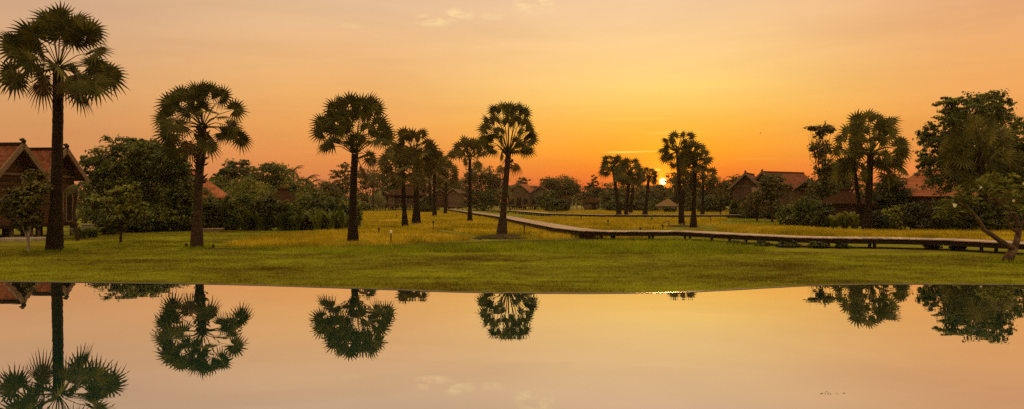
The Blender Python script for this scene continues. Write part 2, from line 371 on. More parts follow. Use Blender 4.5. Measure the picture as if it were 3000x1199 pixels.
# ------------------------------------------------------------------ the ground and the pool
xs = np.concatenate([np.linspace(-1800, -80, 12), np.linspace(-60, 60, 121), np.linspace(80, 1800, 12)])
ys = np.concatenate([np.linspace(-300, 6, 6), np.linspace(7, 70, 106), np.linspace(75, 260, 30), np.linspace(400, 3000, 8)])
def lump(x, y):
    return 0.035 * (np.sin(x * .55 + 1.3 * np.sin(y * .31)) * np.cos(y * .47 + .7) + .6 * np.sin(x * 1.3 + y * .9) * np.sin(y * 1.1 - x * .4))
gx, gy = np.meshgrid(xs, ys)
near = ((gy > 14) & (gy < 34) & (np.abs(gx) < 40)).astype(float)
gz = lump(gx, gy) * near * np.clip((33 - gy) / 8, 0, 1)
nx, ny = len(xs), len(ys)
ii = np.arange((nx) * (ny)).reshape(ny, nx)
gf = np.stack([ii[:-1, :-1], ii[:-1, 1:], ii[1:, 1:], ii[1:, :-1]], -1).reshape(-1, 4)
ground = np_mesh('ground', np.stack([gx, gy, gz], -1).reshape(-1, 3), gf, M['lawn']); ground['kind'] = 'structure'
ground.data.polygons.foreach_set('use_smooth', [True] * len(ground.data.polygons))

WZ = 1.02
edge_px = [(-700, 704), (-300, 706), (0, 710), (300, 713.5), (600, 718), (900, 727.5), (1180, 737), (1400, 739.5), (1560, 739.5), (1700, 737.5), (1800, 733), (1900, 727.5), (2000, 722), (2100, 718.5), (2250, 716.5), (2576, 718), (2900, 722), (3400, 730)]
edge = [((px - CX) / F * ((CAMZ - WZ) * F / (py - HY)), (CAMZ - WZ) * F / (py - HY)) for px, py in edge_px]
def crom(pts, k=6):
    o = []
    for i in range(len(pts) - 1):
        p0, p1, p2, p3 = [np.array(pts[min(max(j, 0), len(pts) - 1)]) for j in (i - 1, i, i + 1, i + 2)]
        for s_ in range(k):
            u = s_ / k
            o.append(tuple(0.5 * ((2 * p1) + (-p0 + p2) * u + (2 * p0 - 5 * p1 + 4 * p2 - p3) * u * u + (-p0 + 3 * p1 - 3 * p2 + p3) * u ** 3)))
    o.append(tuple(pts[-1])); return o
edge = crom(edge)
mb = MB(); ring = [(x, y, WZ) for x, y in edge] + [(edge[-1][0], -9, WZ), (edge[0][0], -9, WZ)]
mb.add(ring, [tuple(range(len(ring)))[::-1]])
pool = mb.build('water', M['water']); pool['kind'] = 'structure'
mb = MB(); n = len(edge)
inner = [(x, y + random.uniform(-.008, .008)) for x, y in edge]; outer = [(x, y + .11 + random.uniform(-.012, .012)) for x, y in edge]
v = [(x, y, WZ + .004) for x, y in inner] + [(x, y, WZ + .004) for x, y in outer] + [(x, y + .04, -.2) for x, y in outer] + [(x, y, WZ - .9) for x, y in inner]
f = []
for i in range(n - 1):
    f += [(i, i + 1, n + i + 1, n + i), (n + i, n + i + 1, 2 * n + i + 1, 2 * n + i), (3 * n + i, 3 * n + i + 1, i + 1, i)]
mb.add(v, f); rim = mb.build('pool_wall', M['wet_stone'])
tag(rim, 'dark wet stone rim along the far edge of the raised pool', 'pool edge')

# ------------------------------------------------------------------ blades
def inside(poly, x, y):
    poly = np.asarray(poly); r = np.zeros(len(x), bool); j = len(poly) - 1
    for i in range(len(poly)):
        xi, yi = poly[i]; xj, yj = poly[j]
        r ^= ((yi > y) != (yj > y)) & (x < (xj - xi) * (y - yi) / (yj - yi + 1e-12) + xi); j = i
    return r
def blades(name, polys_world, per_m2, h, wd, mat, label, cat=None, holes=(), fall=40.0, lean=0.35, zfun=None):
    vs = []
    for poly in polys_world:
        poly = np.asarray(poly)[:, :2]; lo = poly.min(0); hi = poly.max(0)
        n = int(np.prod(hi - lo) * per_m2); n = min(n, 900000)
        x = rng.uniform(lo[0], hi[0], n); y = rng.uniform(lo[1], hi[1], n)
        k = inside(poly, x, y) & (rng.random(n) < np.minimum(1, (fall / np.maximum(y, 1)) ** 2))
        for (hx, hy, hr) in holes: k &= ((x - hx) ** 2 + (y - hy) ** 2) > hr * hr
        x = x[k]; y = y[k]; n = len(x)
        a = rng.uniform(0, 2 * np.pi, n); sc = np.maximum(1, y / fall)
        hh = h * rng.uniform(.55, 1.15, n); ww = wd * sc * rng.uniform(.6, 1.3, n) / 2
        z0 = zfun(x, y) if zfun else np.zeros(n)
        b = np.stack([x, y, z0 - .01], -1); s_ = np.stack([np.cos(a), np.sin(a), np.zeros(n)], -1) * ww[:, None]
        a2 = rng.uniform(0, 2 * np.pi, n); l = hh * lean * rng.uniform(0.2, 1.6, n)
        tip = b + np.stack([np.cos(a2) * l, np.sin(a2) * l, hh], -1)
        vs.append(np.stack([b - s_, b + s_, tip], 1).reshape(-1, 3))
    v = np.vstack(vs); fc = np.arange(len(v)).reshape(-1, 3)
    o = np_mesh(name, v, fc, mat); tag(o, label, cat, None, 'stuff'); return o

def GP(l): return [tuple(G(*p)[:2]) for p in l]
R1 = [(560, 622), (650, 600), (800, 587), (912, 579), (1070, 580), (1110, 590), (1165, 601), (1190, 605), (1080, 611), (940, 619), (800, 623)]
R2 = [(912, 576), (1060, 576), (1122, 579), (1185, 590), (1235, 602), (1300, 603), (1480, 600), (1640, 600), (1560, 592), (1480, 590), (1400, 583), (1330, 571), (1280, 562), (1120, 560), (912, 562)]
R3 = [(912, 559), (1120, 557), (1262, 557), (1230, 547), (1180, 538), (1130, 532), (912, 533)]
R4 = [(1310, 549), (1540, 548), (1600, 552), (1700, 551), (1820, 549), (1830, 556), (1690, 563), (1560, 569), (1440, 570), (1370, 560)]
R5 = [(1500, 577), (1440, 573.5), (1560, 572), (1700, 566), (1820, 562), (1800, 566), (1640, 573), (1700, 577.5)]
R6 = [(1230, 531.5), (1860, 531.5), (1860, 539), (1520, 539.5), (1380, 536), (1290, 533.5)]
R7 = [(1800, 572), (1860, 569), (1990, 574), (2150, 584), (2576, 588), (2900, 590), (2900, 612), (2576, 607), (2386, 601), (2230, 597.5), (2007, 596), (1867, 588), (1800, 580)]
FIELDS = [GP(p) for p in (R1, R2, R3, R4, R5, R6, R7)]
for i, pl in enumerate(FIELDS):
    mb = MB(); mb.add([(x, y, .004) for x, y in pl], [tuple(range(len(pl)))]); o = mb.build('field', M['field']); o['kind'] = 'structure'
    if sum(mb.v[0][(j + 1) % len(pl)][1] * mb.v[0][j][0] - mb.v[0][(j + 1) % len(pl)][0] * mb.v[0][j][1] for j in range(len(pl))) < 0: o.data.flip_normals()

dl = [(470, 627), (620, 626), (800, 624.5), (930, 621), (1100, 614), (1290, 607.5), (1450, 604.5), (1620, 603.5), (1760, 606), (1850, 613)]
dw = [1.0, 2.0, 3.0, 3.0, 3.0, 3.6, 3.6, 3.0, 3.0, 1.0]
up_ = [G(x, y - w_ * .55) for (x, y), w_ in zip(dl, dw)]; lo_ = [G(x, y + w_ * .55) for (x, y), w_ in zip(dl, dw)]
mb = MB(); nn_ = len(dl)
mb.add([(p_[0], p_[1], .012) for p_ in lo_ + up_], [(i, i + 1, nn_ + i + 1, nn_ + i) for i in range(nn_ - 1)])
dt = mb.build('ditch', M['soil']); dt['kind'] = 'structure'  # flat soil strip; its dark colour stands in for shade along the ditch line
mb = MB()
for pl_, w_ in (([(1070, 577), (1110, 583), (1150, 591), (1180, 598), (1212, 604)], 2.2), ([(912, 571.5), (1060, 571), (1122, 573.5), (1150, 580)], 1.4), ([(912, 557.8), (1120, 558.3), (1262, 559.5)], .9)):
    a_ = [G(x, y + w_ / 2) for x, y in pl_]; b_ = [G(x, y - w_ / 2) for x, y in pl_]
    mb.add([(p_[0], p_[1], .010) for p_ in a_ + b_], [(i, i + 1, len(pl_) + i + 1, len(pl_) + i) for i in range(len(pl_) - 1)])
dt = mb.build('ditch', M['soil']); dt['kind'] = 'structure'
PALM_BASES = {}
hole = []
for px, py, r_ in ((888, 613, 1.3), (1265, 597, 2.6), (1715, 567, 2.5), (1744, 573, 2.5), (1019, 573, 1.0), (1047, 567, 1.0)):
    q = G(px, py); hole.append((q[0], q[1], r_))
blades('rice_grass', FIELDS[:2] + [FIELDS[6]], 150, .34, .030, M['rice'], 'ripe golden rice standing in the near paddies beside the boardwalk', None, hole, 46, .45)
blades('rice_grass', [FIELDS[2], FIELDS[3], FIELDS[4]], 62, .34, .05, M['rice'], 'ripe golden rice in the middle paddies around the tall palms', None, hole, 75, .45)
blades('rice_grass', [FIELDS[5]], 14, .40, .10, M['rice'], 'far strip of golden rice below the thatched huts', None, hole, 120, .45)
lz = lambda x, y: lump(x, y) * ((y > 14) & (y < 34)) * np.clip((33 - y) / 8, 0, 1)
lawn_poly = [(-16, 14), (-26, 33), (-24, 42), (-8, 37.5), (2, 38), (10, 34), (16, 31), (30, 30), (24, 22), (15, 14)]
def disc(px, py, r0):
    q_ = G(px, py); return [(q_[0] + r0 * math.cos(a_) * (1 + .2 * math.sin(3 * a_ + px)), q_[1] + r0 * math.sin(a_)) for a_ in np.linspace(0, 2 * math.pi, 16)[:-1]]
blades('grass', [disc(137, 634, .95), disc(495, 626, .85), disc(888, 612, .9), disc(303, 616, .5), disc(72, 636, .5), disc(2537, 660, .6), disc(1265, 597, 2.0)], 420, .20, .02, M['tall_grass'], 'longer grass left unmown around the feet of the trees', None, (), 40, .5)
blades('grass', [lawn_poly], 420, .055, .016, M['grass'], 'short olive green lawn grass beyond the pool', None, (), 24, .6, lz)
blades('grass', [lawn_poly], 9, .15, .035, M['tall_grass'], 'scattered longer tufts and weeds in the lawn', None, (), 24, .8, lz)
blades('grass', [GP([(560, 626), (800, 627), (1000, 621), (1290, 610), (1600, 606), (1760, 606), (1950, 630), (1800, 645), (1560, 640), (1200, 636), (850, 640)])], 110, .26, .024, M['tall_grass'], 'band of taller bright green grass along the edge of the paddies', None, (), 34, .5, lz)
blades('grass', [GP([(1490, 592), (1760, 590), (1870, 600), (2150, 612), (2400, 618), (2600, 626), (2600, 612), (2386, 606), (2230, 600), (2000, 599), (1800, 590), (1640, 588)])], 110, .20, .03, M['tall_grass'], 'rough green grass growing under the boardwalk', None, (), 40, .5)
blades('grass', [GP([(130, 600), (250, 582), (560, 580), (900, 576), (780, 588), (600, 602), (520, 622), (300, 628)]), GP([(1830, 549), (1900, 551), (1960, 560), (2100, 574), (2576, 580), (2576, 587), (2150, 583), (1990, 573), (1850, 567)])],
       90, .07, .03, M['grass'], 'mown lawn grass in front of the hedges', None, (), 50, .6)

# ------------------------------------------------------------------ boardwalk
def boardwalk(near_pts, width, z, label, group, plank, pspace, post_r, label_posts=None):
    pts = [np.array([x, y, z]) for x, y in near_pts]
    offs = []
    for i in range(len(pts)):
        a = unit(pts[min(i + 1, len(pts) - 1)] - pts[max(i - 1, 0)]); offs.append(np.array([-a[1], a[0], 0]))
    # left of travel (far to near) points to +x side
    far = [p + o * width for p, o in zip(pts, offs)]
    root = thing('boardwalk', (pts[0][0], pts[0][1], 0), label, 'boardwalk', group)
    mbd = MB(); mbb = MB(); acc = 0
    for i in range(len(pts) - 1):
        L = np.linalg.norm(pts[i + 1] - pts[i]); k = max(1, int(L / plank))
        for j in range(k):
            u0 = j / k; u1 = (j + 0.93) / k
            dz = random.uniform(-.006, .006)
            q = [pts[i] * (1 - u0) + pts[i + 1] * u0, pts[i] * (1 - u1) + pts[i + 1] * u1, far[i] * (1 - u1) + far[i + 1] * u1, far[i] * (1 - u0) + far[i + 1] * u0]
            mbd.slab([p + np.array([0, 0, dz]) for p in q], .04)
        for a, b in ((pts[i], pts[i + 1]), (far[i], far[i + 1])):
            ins = unit((far[i] - pts[i]) if a is pts[i] else (pts[i] - far[i])) * .10
            mbb.beam(a + ins + (0, 0, -.165), b + ins + (0, 0, -.165), .10, .23)
    mbd.build('deck', M['deck'], root); mbb.build('beam', M['wood_dark'], root)
    acc = 0
    for i in range(len(pts) - 1):
        L = np.linalg.norm(pts[i + 1] - pts[i]); u = (pspace - acc)
        while u < L:
            f_ = u / L
            for a, b, o in ((pts[i], pts[i + 1], .16), (far[i], far[i + 1], -.16)):
                p = a * (1 - f_) + b * f_ + offs[i] * o + np.array([random.uniform(-.03, .03), random.uniform(-.03, .03), 0])
                mp = MB(); mp.tube([(p[0], p[1], -.15), (p[0], p[1], z - .05)], [post_r, post_r * .92], 8)
                mp.build('post', M['wood_dark'], root)
            u += pspace
        acc = L - (u - pspace)
    return root
BW = [(-16, 166), (-12.5, 146), (-7.1, 115), (-1.8, 85), (0.0, 70), (3.0, 48.5), (4.3, 43.6), (6.0, 42.2), (10.4, 42.3), (11.8, 39.6), (14.6, 35.6), (16.6, 34.7), (18.9, 34.3), (21.0, 33.2), (22.6, 30.4), (24.5, 26)]
boardwalk(BW[::1], 1.8, .53, 'long zigzag wooden boardwalk on dark posts across the golden paddies', None, .22, 2.3, .085)
BW2 = [(-6, 150), (.5, 136), (5.5, 107), (12.5, 96), (24.6, 94.6), (31.5, 96), (40, 101)]
boardwalk(BW2, 1.6, .5, 'distant pale boardwalk running level behind the middle paddies', None, .5, 4.0, .10)

# ------------------------------------------------------------------ fan palms
def fan(hub, pdir, normal, r, nseg=34, spread=155, droop=.16, cup=.14):
    nseg = max(13, int(nseg * .66))
    pdir = unit(pdir); nrm = unit(normal - np.dot(normal, pdir) * pdir); side = np.cross(nrm, pdir)
    vs = []; fs = []
    dth = 2 * R(spread) / nseg
    def pt(th, rho, lift):
        q = hub + (pdir * math.cos(th) + side * math.sin(th)) * rho + nrm * (lift - cup * rho * rho / r)
        q[2] -= droop * rho * rho / r
        return q
    for i in range(nseg):
        th = -R(spread) + (i + .5) * dth
        L = r * (1 - .18 * (abs(th) / R(spread)) ** 2) * random.uniform(.88, 1.08)
        s = .50 * L; ww = dth * .5
        j = len(vs); tj = random.uniform(-.25, .25) * dth
        vs += [hub, pt(th - ww, s, -.012 * r), pt(th, s * 1.02, .030 * r), pt(th + ww, s, -.012 * r), pt(th + tj, L, random.uniform(-.05, .03) * r),
               pt(th - ww * .40, s * 1.42, 0), pt(th + ww * .40, s * 1.42, 0)]
        fs += [(j, j + 1, j + 2), (j, j + 2, j + 3), (j + 1, j + 5, j + 2), (j + 2, j + 6, j + 3), (j + 5, j + 4, j + 2), (j + 2, j + 4, j + 6)]
    return vs, fs
def fan_crown(parent, center, hubs, fanr, mat, nseg, petr, droop=.16, face=.5):
    vs = []; fs = []; n = 0
    pm = MB()
    for h in hubs:
        h = np.asarray(h, float); fr = fanr * random.uniform(.88, 1.12)
        d = unit(h - center)
        rnd = rng.normal(size=3); rnd = unit(rnd)
        up = np.array([0, 0, 1.0]); tocam = unit(np.array([-h[0], -h[1], 0.0]))
        nrm = up * .35 + rnd * .65 + tocam * (face + .35) * random.choice((-1, 1, 1))
        dr = droop * (1.6 if d[2] < 0 else 1.0)
        a, f = fan(h, d + rng.normal(size=3) * .15 - np.array([0, 0, .18]), nrm, fr, nseg, droop=dr)
        vs += a; fs += [tuple(i + n for i in q) for q in f]; n += len(a)
        mid = (center + h) / 2 + np.array([0, 0, .10 * np.linalg.norm(h - center)])
        s0 = center + (h - center) * .06
        pm.tube([s0, mid, h], [petr * 1.7, petr, petr * .7], 4, cap=False)
    me = bpy.data.meshes.new('crown')
    allv = [tuple(v) for v in vs] + [tuple(v) for v in np.vstack(pm.v)]
    me.from_pydata(allv, [], fs + [tuple(i + n for i in q) for q in pm.f])
    return finish(me, 'crown', mat, parent)
def stubs(mb, pts, rads, k, size):
    for _ in range(k):
        i = random.randrange(len(pts) - 1); u = random.random(); p = pts[i] * (1 - u) + pts[i + 1] * u; r_ = rads[i] * (1 - u) + rads[i + 1] * u
        a = random.uniform(0, 2 * math.pi); o = np.array([math.cos(a), math.sin(a), 0])
        mb.tube([p + o * r_ * .7, p + o * (r_ + size * .5) + (0, 0, size * .25), p + o * (r_ + size) + (0, 0, size * .8)], [size * .28, size * .22, size * .10], 5)
def trunk_mesh(parent, pts, rads, mat, n=14, rough=.035, scars=True, stub=None, name='trunk'):
    P2 = []; R2_ = []
    for i in range(len(pts) - 1):
        L = np.linalg.norm(np.array(pts[i + 1]) - np.array(pts[i])); k = max(1, int(L / .16)) if scars else 2
        for j in range(k):
            u = j / k; P2.append(np.array(pts[i]) * (1 - u) + np.array(pts[i + 1]) * u)
            R2_.append((rads[i] * (1 - u) + rads[i + 1] * u) * (1 + (.035 * (j % 2) if scars else 0)))
    P2.append(np.array(pts[-1])); R2_.append(rads[-1])
    mb = MB(); mb.tube(P2, R2_, n, rough)
    if stub: stubs(mb, [np.array(p) for p in pts[stub[0]:stub[1]]], rads[stub[0]:stub[1]], stub[2], stub[3])
    return mb.build(name, mat, parent)
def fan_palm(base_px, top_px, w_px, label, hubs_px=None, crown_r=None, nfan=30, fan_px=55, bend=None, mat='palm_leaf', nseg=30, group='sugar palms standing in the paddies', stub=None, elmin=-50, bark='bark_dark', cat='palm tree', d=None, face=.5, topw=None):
    """base_px: foot of trunk; top_px: growing point; widths in px at foot and top. The whole tree stands at the distance of its foot."""
    g = G(*base_px) if d is None else P(base_px[0], base_px[1], d)
    if d is None: d = g[1]
    g[2] = max(0, g[2] * 0)
    k = d / F
    root = thing('sugar_palm', g, label, cat, group)
    top = P(top_px[0], top_px[1], d)
    pts = [g + (0, 0, -.15)]; H = top[2]
    wb, wt = w_px[0] * k / 2, w_px[1] * k / 2
    prof = [(0, wb), (.04, wb * .93), (.12, wb * .78 + wt * .1), (.25, max(wt * 1.12, wb * .55)), (.5, wt * 1.05), (.8, wt), (1.0, wt * (topw or 1.0))]
    bx = (bend or 0) * k
    pp = []; rr = []
    for u, r_ in prof:
        q = g * (1 - u) + top * u; q[0] += bx * math.sin(math.pi * u); q[2] = H * u - (.15 if u == 0 else 0)
        pp.append(q); rr.append(r_)
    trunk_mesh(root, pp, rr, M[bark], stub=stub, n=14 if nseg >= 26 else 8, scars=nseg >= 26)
    hubs = []
    if nseg < 26: nfan = int(nfan * .78); fan_px *= 1.1
    if hubs_px:
        for (hx, hy) in hubs_px:
            dx = (hx - top_px[0]) * k * (.86 if (hx < top_px[0] and base_px[0] < 200) else 1); dz = (top_px[1] - hy) * k
            Rm = (crown_r or 100) * k; rem = math.sqrt(max(.04 * Rm * Rm, Rm * Rm * .75 - dx * dx - dz * dz))
            hubs.append(top + np.array([dx, random.choice((-1, 1)) * rem * random.uniform(.2, 1.0), dz]))
    extra = nfan - len(hubs)
    for i in range(max(0, extra)):
        a = i * 2.39996 + random.uniform(-.3, .3); u = (i + .5) / max(1, extra)
        e = math.asin(max(-1, min(1, math.sin(R(elmin)) + (1 - math.sin(R(elmin))) * u)))
        Rm = (crown_r or 100) * k * random.uniform(.62, .86)
        if hubs_px: Rm *= .85
        hubs.append(top + Rm * np.array([math.cos(a) * math.cos(e), math.sin(a) * math.cos(e), math.sin(e) * .95 + .12]))
    fan_crown(root, top, hubs, fan_px * k, M[mat], nseg, max(.02, 1.6 * k * .6), face=face)
    if nseg >= 28 and d > 30 and base_px[0] < 1300:
        for sx, dn in ((-.55, -1.0), (.5, -.85)) if base_px[0] != 888 else ((.55, -.95),):
            df = fan_crown(root, top + (0, 0, -.15), [top + np.array([sx * .9, random.uniform(-.4, -.1), dn * .9])], fan_px * k * .72, M['palm_dead'], nseg, .03, droop=.6, face=.6)
            df.name = 'dead_frond'; df['label'] = 'withered brown frond hanging below the crown'
    return root
z1 = .3335
def z(l, s=z1, ox=0, oy=0): return [(ox + x * s, oy + y * s) for x, y in l]
P1H = z([(340, 150), (430, 130), (530, 150), (440, 225), (250, 215), (170, 250), (135, 330), (190, 400), (330, 300), (640, 210), (690, 290), (640, 365), (125, 490), (165, 570), (280, 500), (330, 430), (275, 640), (560, 540), (740, 520), (790, 560), (640, 640), (740, 640), (540, 690), (450, 530), (600, 470), (200, 330), (590, 260), (390, 190), (480, 180)])
fan_palm((137, 634), (147, 168), (41, 23), 'tallest sugar palm, thick dark trunk, in front of the red roofed stilt house', P1H, 124, 36, 53, bend=2, nseg=34, stub=None)
s2 = 520 / 1030 * .8587
P2H = z([(200, 120), (250, 95), (310, 95), (360, 100), (400, 120), (180, 150), (110, 190), (150, 170), (95, 250), (200, 300), (90, 330), (140, 350), (150, 430), (190, 410), (300, 160), (350, 230), (440, 150), (460, 190), (400, 230), (480, 300), (440, 340), (510, 360), (360, 400), (270, 330), (260, 180), (230, 300), (330, 200)], s2, 440 * .8587, 220 * .8587)
fan_palm((495, 626), (510, 318), (34, 19), 'sugar palm with rough leaf stubs halfway up its trunk, left of the banana hedge', P2H, 108, 29, 40, bend=-3, nseg=32, stub=(4, 7, 80, .20), bark='bark')
s3 = 460 / 1030 * .8587
P3H = z([(180, 130), (230, 110), (290, 100), (350, 110), (420, 110), (450, 140), (150, 200), (110, 230), (170, 260), (110, 290), (110, 370), (160, 350), (200, 200), (280, 190), (400, 190), (340, 170), (470, 230), (500, 280), (430, 310), (480, 350), (520, 330), (270, 350), (340, 340), (380, 440), (340, 420), (300, 260), (250, 280), (380, 250)], s3, 900 * .8587, 260 * .8587)
fan_palm((888, 612), (893, 388), (31, 17), 'sugar palm with black trunk on a small green mound, right end of the hedge', P3H, 105, 27, 38, bend=-2, nseg=32)
s4 = 440 / 1030 * .8587
P4H = z([(350, 110), (400, 90), (450, 90), (510, 100), (550, 130), (300, 180), (290, 230), (350, 170), (300, 330), (280, 300), (330, 360), (400, 390), (440, 180), (500, 170), (560, 200), (590, 240), (600, 290), (580, 330), (540, 350), (480, 370), (380, 240), (520, 260), (450, 140), (340, 300), (400, 320), (500, 310), (560, 290)], s4, 1300 * .8587, 280 * .8587)
fan_palm((1262, 594), (1279, 388), (30, 14), 'leaning sugar palm with a round crown on a dark soil mound beside the boardwalk', P4H, 80, 28, 28, bend=-1, nseg=28, stub=(4, 7, 14, .22), bark='bark')
GRP = 'sugar palms standing in the paddies'
fan_palm((1019, 573), (1013, 425), (20, 11), 'front palm of the clump before the thatched pavilion', None, 62, 34, 25, nseg=24, mat='palm_far')
fan_palm((1047, 566), (1042, 385), (27, 13), 'taller palm with a flared foot, second in the clump before the thatched pavilion', None, 60, 36, 25, nseg=24, bend=3, mat='palm_far')
fan_palm((1093, 546), (1093, 415), (14, 8), 'slim palm right of the thatched pavilion, between two taller clumps', None, 40, 28, 17, nseg=18, mat='palm_far')
fan_palm((1120, 540), (1122, 440), (11, 7), 'small far palm in front of the brown gable end', None, 36, 24, 15, nseg=16, mat='palm_far')
fan_palm((1084, 536), (1080, 440), (12, 8), 'far palm half hidden behind the slim palm near the pavilion', None, 36, 24, 15, nseg=16, mat='palm_far')
fan_palm((1182, 558), (1182, 398), (15, 8), 'thin palm with drooping side fronds, left of the leaning palm by the boardwalk', z([(60, 400), (110, 350), (150, 320), (200, 320), (230, 340), (90, 380), (150, 390), (200, 390), (240, 400), (270, 400), (180, 340)], s4, 1300 * .8587, 280 * .8587), 46, 24, 20, nseg=22, mat='palm_far')
fan_palm((1558, 546), (1543, 425), (16, 8), 'leftmost of the three leaning palms left of the sun', None, 34, 26, 15, nseg=18, mat='palm_far')
fan_palm((1574, 549), (1583, 440), (13, 8), 'middle palm with a straight trunk left of the sun', None, 40, 30, 17, nseg=18, mat='palm_far')
fan_palm((1586, 538), (1594, 455), (12, 8), 'low far palm behind the middle palm left of the sun', None, 28, 20, 13, nseg=16, mat='palm_far')
fan_palm((1622, 544), (1632, 447), (15, 7), 'leaning palm directly left of the sun', None, 27, 24, 12, nseg=18, mat='palm_far')
fan_palm((1715, 567), (1704, 382), (17, 9), 'tall palm with an open crown just right of the sun', z([(1170, 80), (1220, 50), (1280, 45), (1340, 50), (1150, 150), (1190, 130), (1160, 210), (1250, 120), (1320, 110), (1210, 200), (1280, 180), (1230, 260), (1300, 250)], 600 / 1545 * .8587, 1500 * .8587, 380 * .8587), 46, 30, 17, nseg=22, mat='palm_far')
fan_palm((1716, 552), (1720, 460), (10, 7), 'lower palm crown close behind the tall palm right of the sun', None, 30, 24, 15, nseg=18, mat='palm_far', d=86)
fan_palm((1744, 574), (1748, 418), (20, 10), 'black trunked palm with a fuller crown, nearer of the two right of the sun', z([(1310, 150), (1370, 130), (1430, 140), (1460, 180), (1290, 200), (1350, 190), (1400, 200), (1460, 230), (1280, 250), (1330, 260), (1420, 270), (1380, 230)], 600 / 1545 * .8587, 1500 * .8587, 380 * .8587), 46, 28, 21, nseg=22, mat='palm_far')
fan_palm((1767, 540), (1769, 450), (11, 7), 'far palm right of the pair beside the sun', None, 34, 24, 16, nseg=18, mat='palm_far')
fan_palm((2182, 584), (2190, 385), (24, 15), 'stout palm by the right hedge with its fronds reaching to the right', z([(200, 230), (250, 210), (300, 220), (340, 240), (230, 280), (290, 270), (330, 300), (400, 340), (420, 370), (390, 400), (370, 440), (320, 430), (300, 400), (400, 470), (350, 500), (210, 330), (260, 330)], .5002, 2400 * .8587, 220 * .8587), 84, 28, 34, nseg=28, mat='palm_light', group='palms beside the right hedge')
fan_palm((2176, 582), (2150, 425), (14, 9), 'thinner bowed palm leaning left from the foot of the stout palm', z([(100, 330), (140, 290), (180, 270), (90, 380), (130, 400), (110, 450), (160, 340), (190, 380), (150, 440), (130, 480), (210, 420)], .5002, 2400 * .8587, 220 * .8587), 62, 20, 30, nseg=26, bend=-3, mat='palm_light', group='palms beside the right hedge', d=54.5)
fan_palm((2481, 583), (2464, 385), (24, 18), 'bushy round headed palm before the big leafy tree at the right', z([(700, 290), (760, 250), (820, 240), (880, 260), (930, 300), (670, 350), (740, 320), (800, 330), (870, 330), (940, 370), (660, 420), (720, 400), (790, 400), (860, 410), (930, 440), (690, 470), (760, 470), (840, 480), (910, 500), (960, 420), (650, 380), (800, 520), (740, 530)], .5002, 2400 * .8587, 220 * .8587), 84, 46, 34, nseg=30, mat='palm_light', group='palms beside the right hedge', face=.9)

# ------------------------------------------------------------------ leafy trees and shrubs
def leaf_quads(cen, size, elong=1.7, updir=0.0):
    out = None
    if cen.shape[1] == 6: out = cen[:, 3:]; cen = cen[:, :3]
    n = len(cen)
    nn = rng.normal(size=(n, 3)) * .75
    if out is not None: nn += out * .9 + np.array([0, 0, .65])
    nn /= np.linalg.norm(nn, axis=1)[:, None] + 1e-9
    u = np.cross(nn, rng.normal(size=(n, 3))); u[:, 2] += updir * .3; u /= np.linalg.norm(u, axis=1)[:, None] + 1e-9
    v = np.cross(nn, u); v /= (np.linalg.norm(v, axis=1)[:, None] + 1e-9)
    s = (size * rng.uniform(.6, 1.3, n))[:, None]
    nrm = np.cross(u, v)
    a = cen - u * s * elong * .5; b = cen + v * s * .5 + nrm * s * .08; c_ = cen + u * s * elong * .5 - np.array([0, 0, .15]) * s; d_ = cen - v * s * .5 + nrm * s * .08
    return np.stack([a, b, c_, d_], 1).reshape(-1, 3)
def crown_points(blobs, n, clump=.30, per=26, hollow=.55):
    """blobs: list of (centre, rx, ry, rz); leaves gather into clumps near the surface of each blob"""
    vol = np.array([b[1] * b[2] + b[1] * b[3] for b in blobs]); pr = vol / vol.sum(); out = []
    for (c_, rx, ry, rz), p in zip(blobs, pr):
        m = max(3, int(n * p / per)); d_ = rng.normal(size=(m, 3)); d_ /= np.linalg.norm(d_, axis=1)[:, None]
        rad = hollow + (1 - hollow) * rng.random(m) ** .6
        rad *= rng.uniform(.82, 1.12, m)
        cc = d_ * rad[:, None]
        k = rng.integers(0, m, int(n * p)); cs = clump * rng.uniform(.5, 1.3, m)
        off = rng.normal(size=(len(k), 3)) * np.array([1, 1, .65]) * cs[k][:, None] * .55
        q = (cc[k] + off) * np.array([rx, ry, rz]) + np.asarray(c_)
        ov = d_[k] * .5 + off / (np.linalg.norm(off, axis=1)[:, None] + 1e-9) * .8
        out.append(np.hstack([q, ov]))
    return np.vstack(out)
def limbs(mb, base, tops, r0, split=.35):
    base = np.asarray(base, float)
    cz = np.mean([t_[2] for t_ in tops]); f = base + (np.mean(tops, 0) - base) * split
    mb.tube([base + (0, 0, -.1), base * .7 + f * .3, f], [r0 * 1.25, r0 * .95, r0 * .8], 8, .05)
    for t_ in tops:
        t_ = np.asarray(t_, float); mid = (f + t_) / 2 + np.clip(rng.normal(size=3), -1, 1) * np.linalg.norm(t_ - f) * .04
        mb.tube([f, mid, t_], [r0 * .55, r0 * .35, r0 * .10], 6, .05)
        for _ in range(2):
            e = t_ + np.clip(rng.normal(size=3), -1, 1) * np.linalg.norm(t_ - f) * .10; mb.tube([mid, (mid + e) / 2 + rng.normal(size=3) * .1, e], [r0 * .25, r0 * .15, r0 * .05], 5)
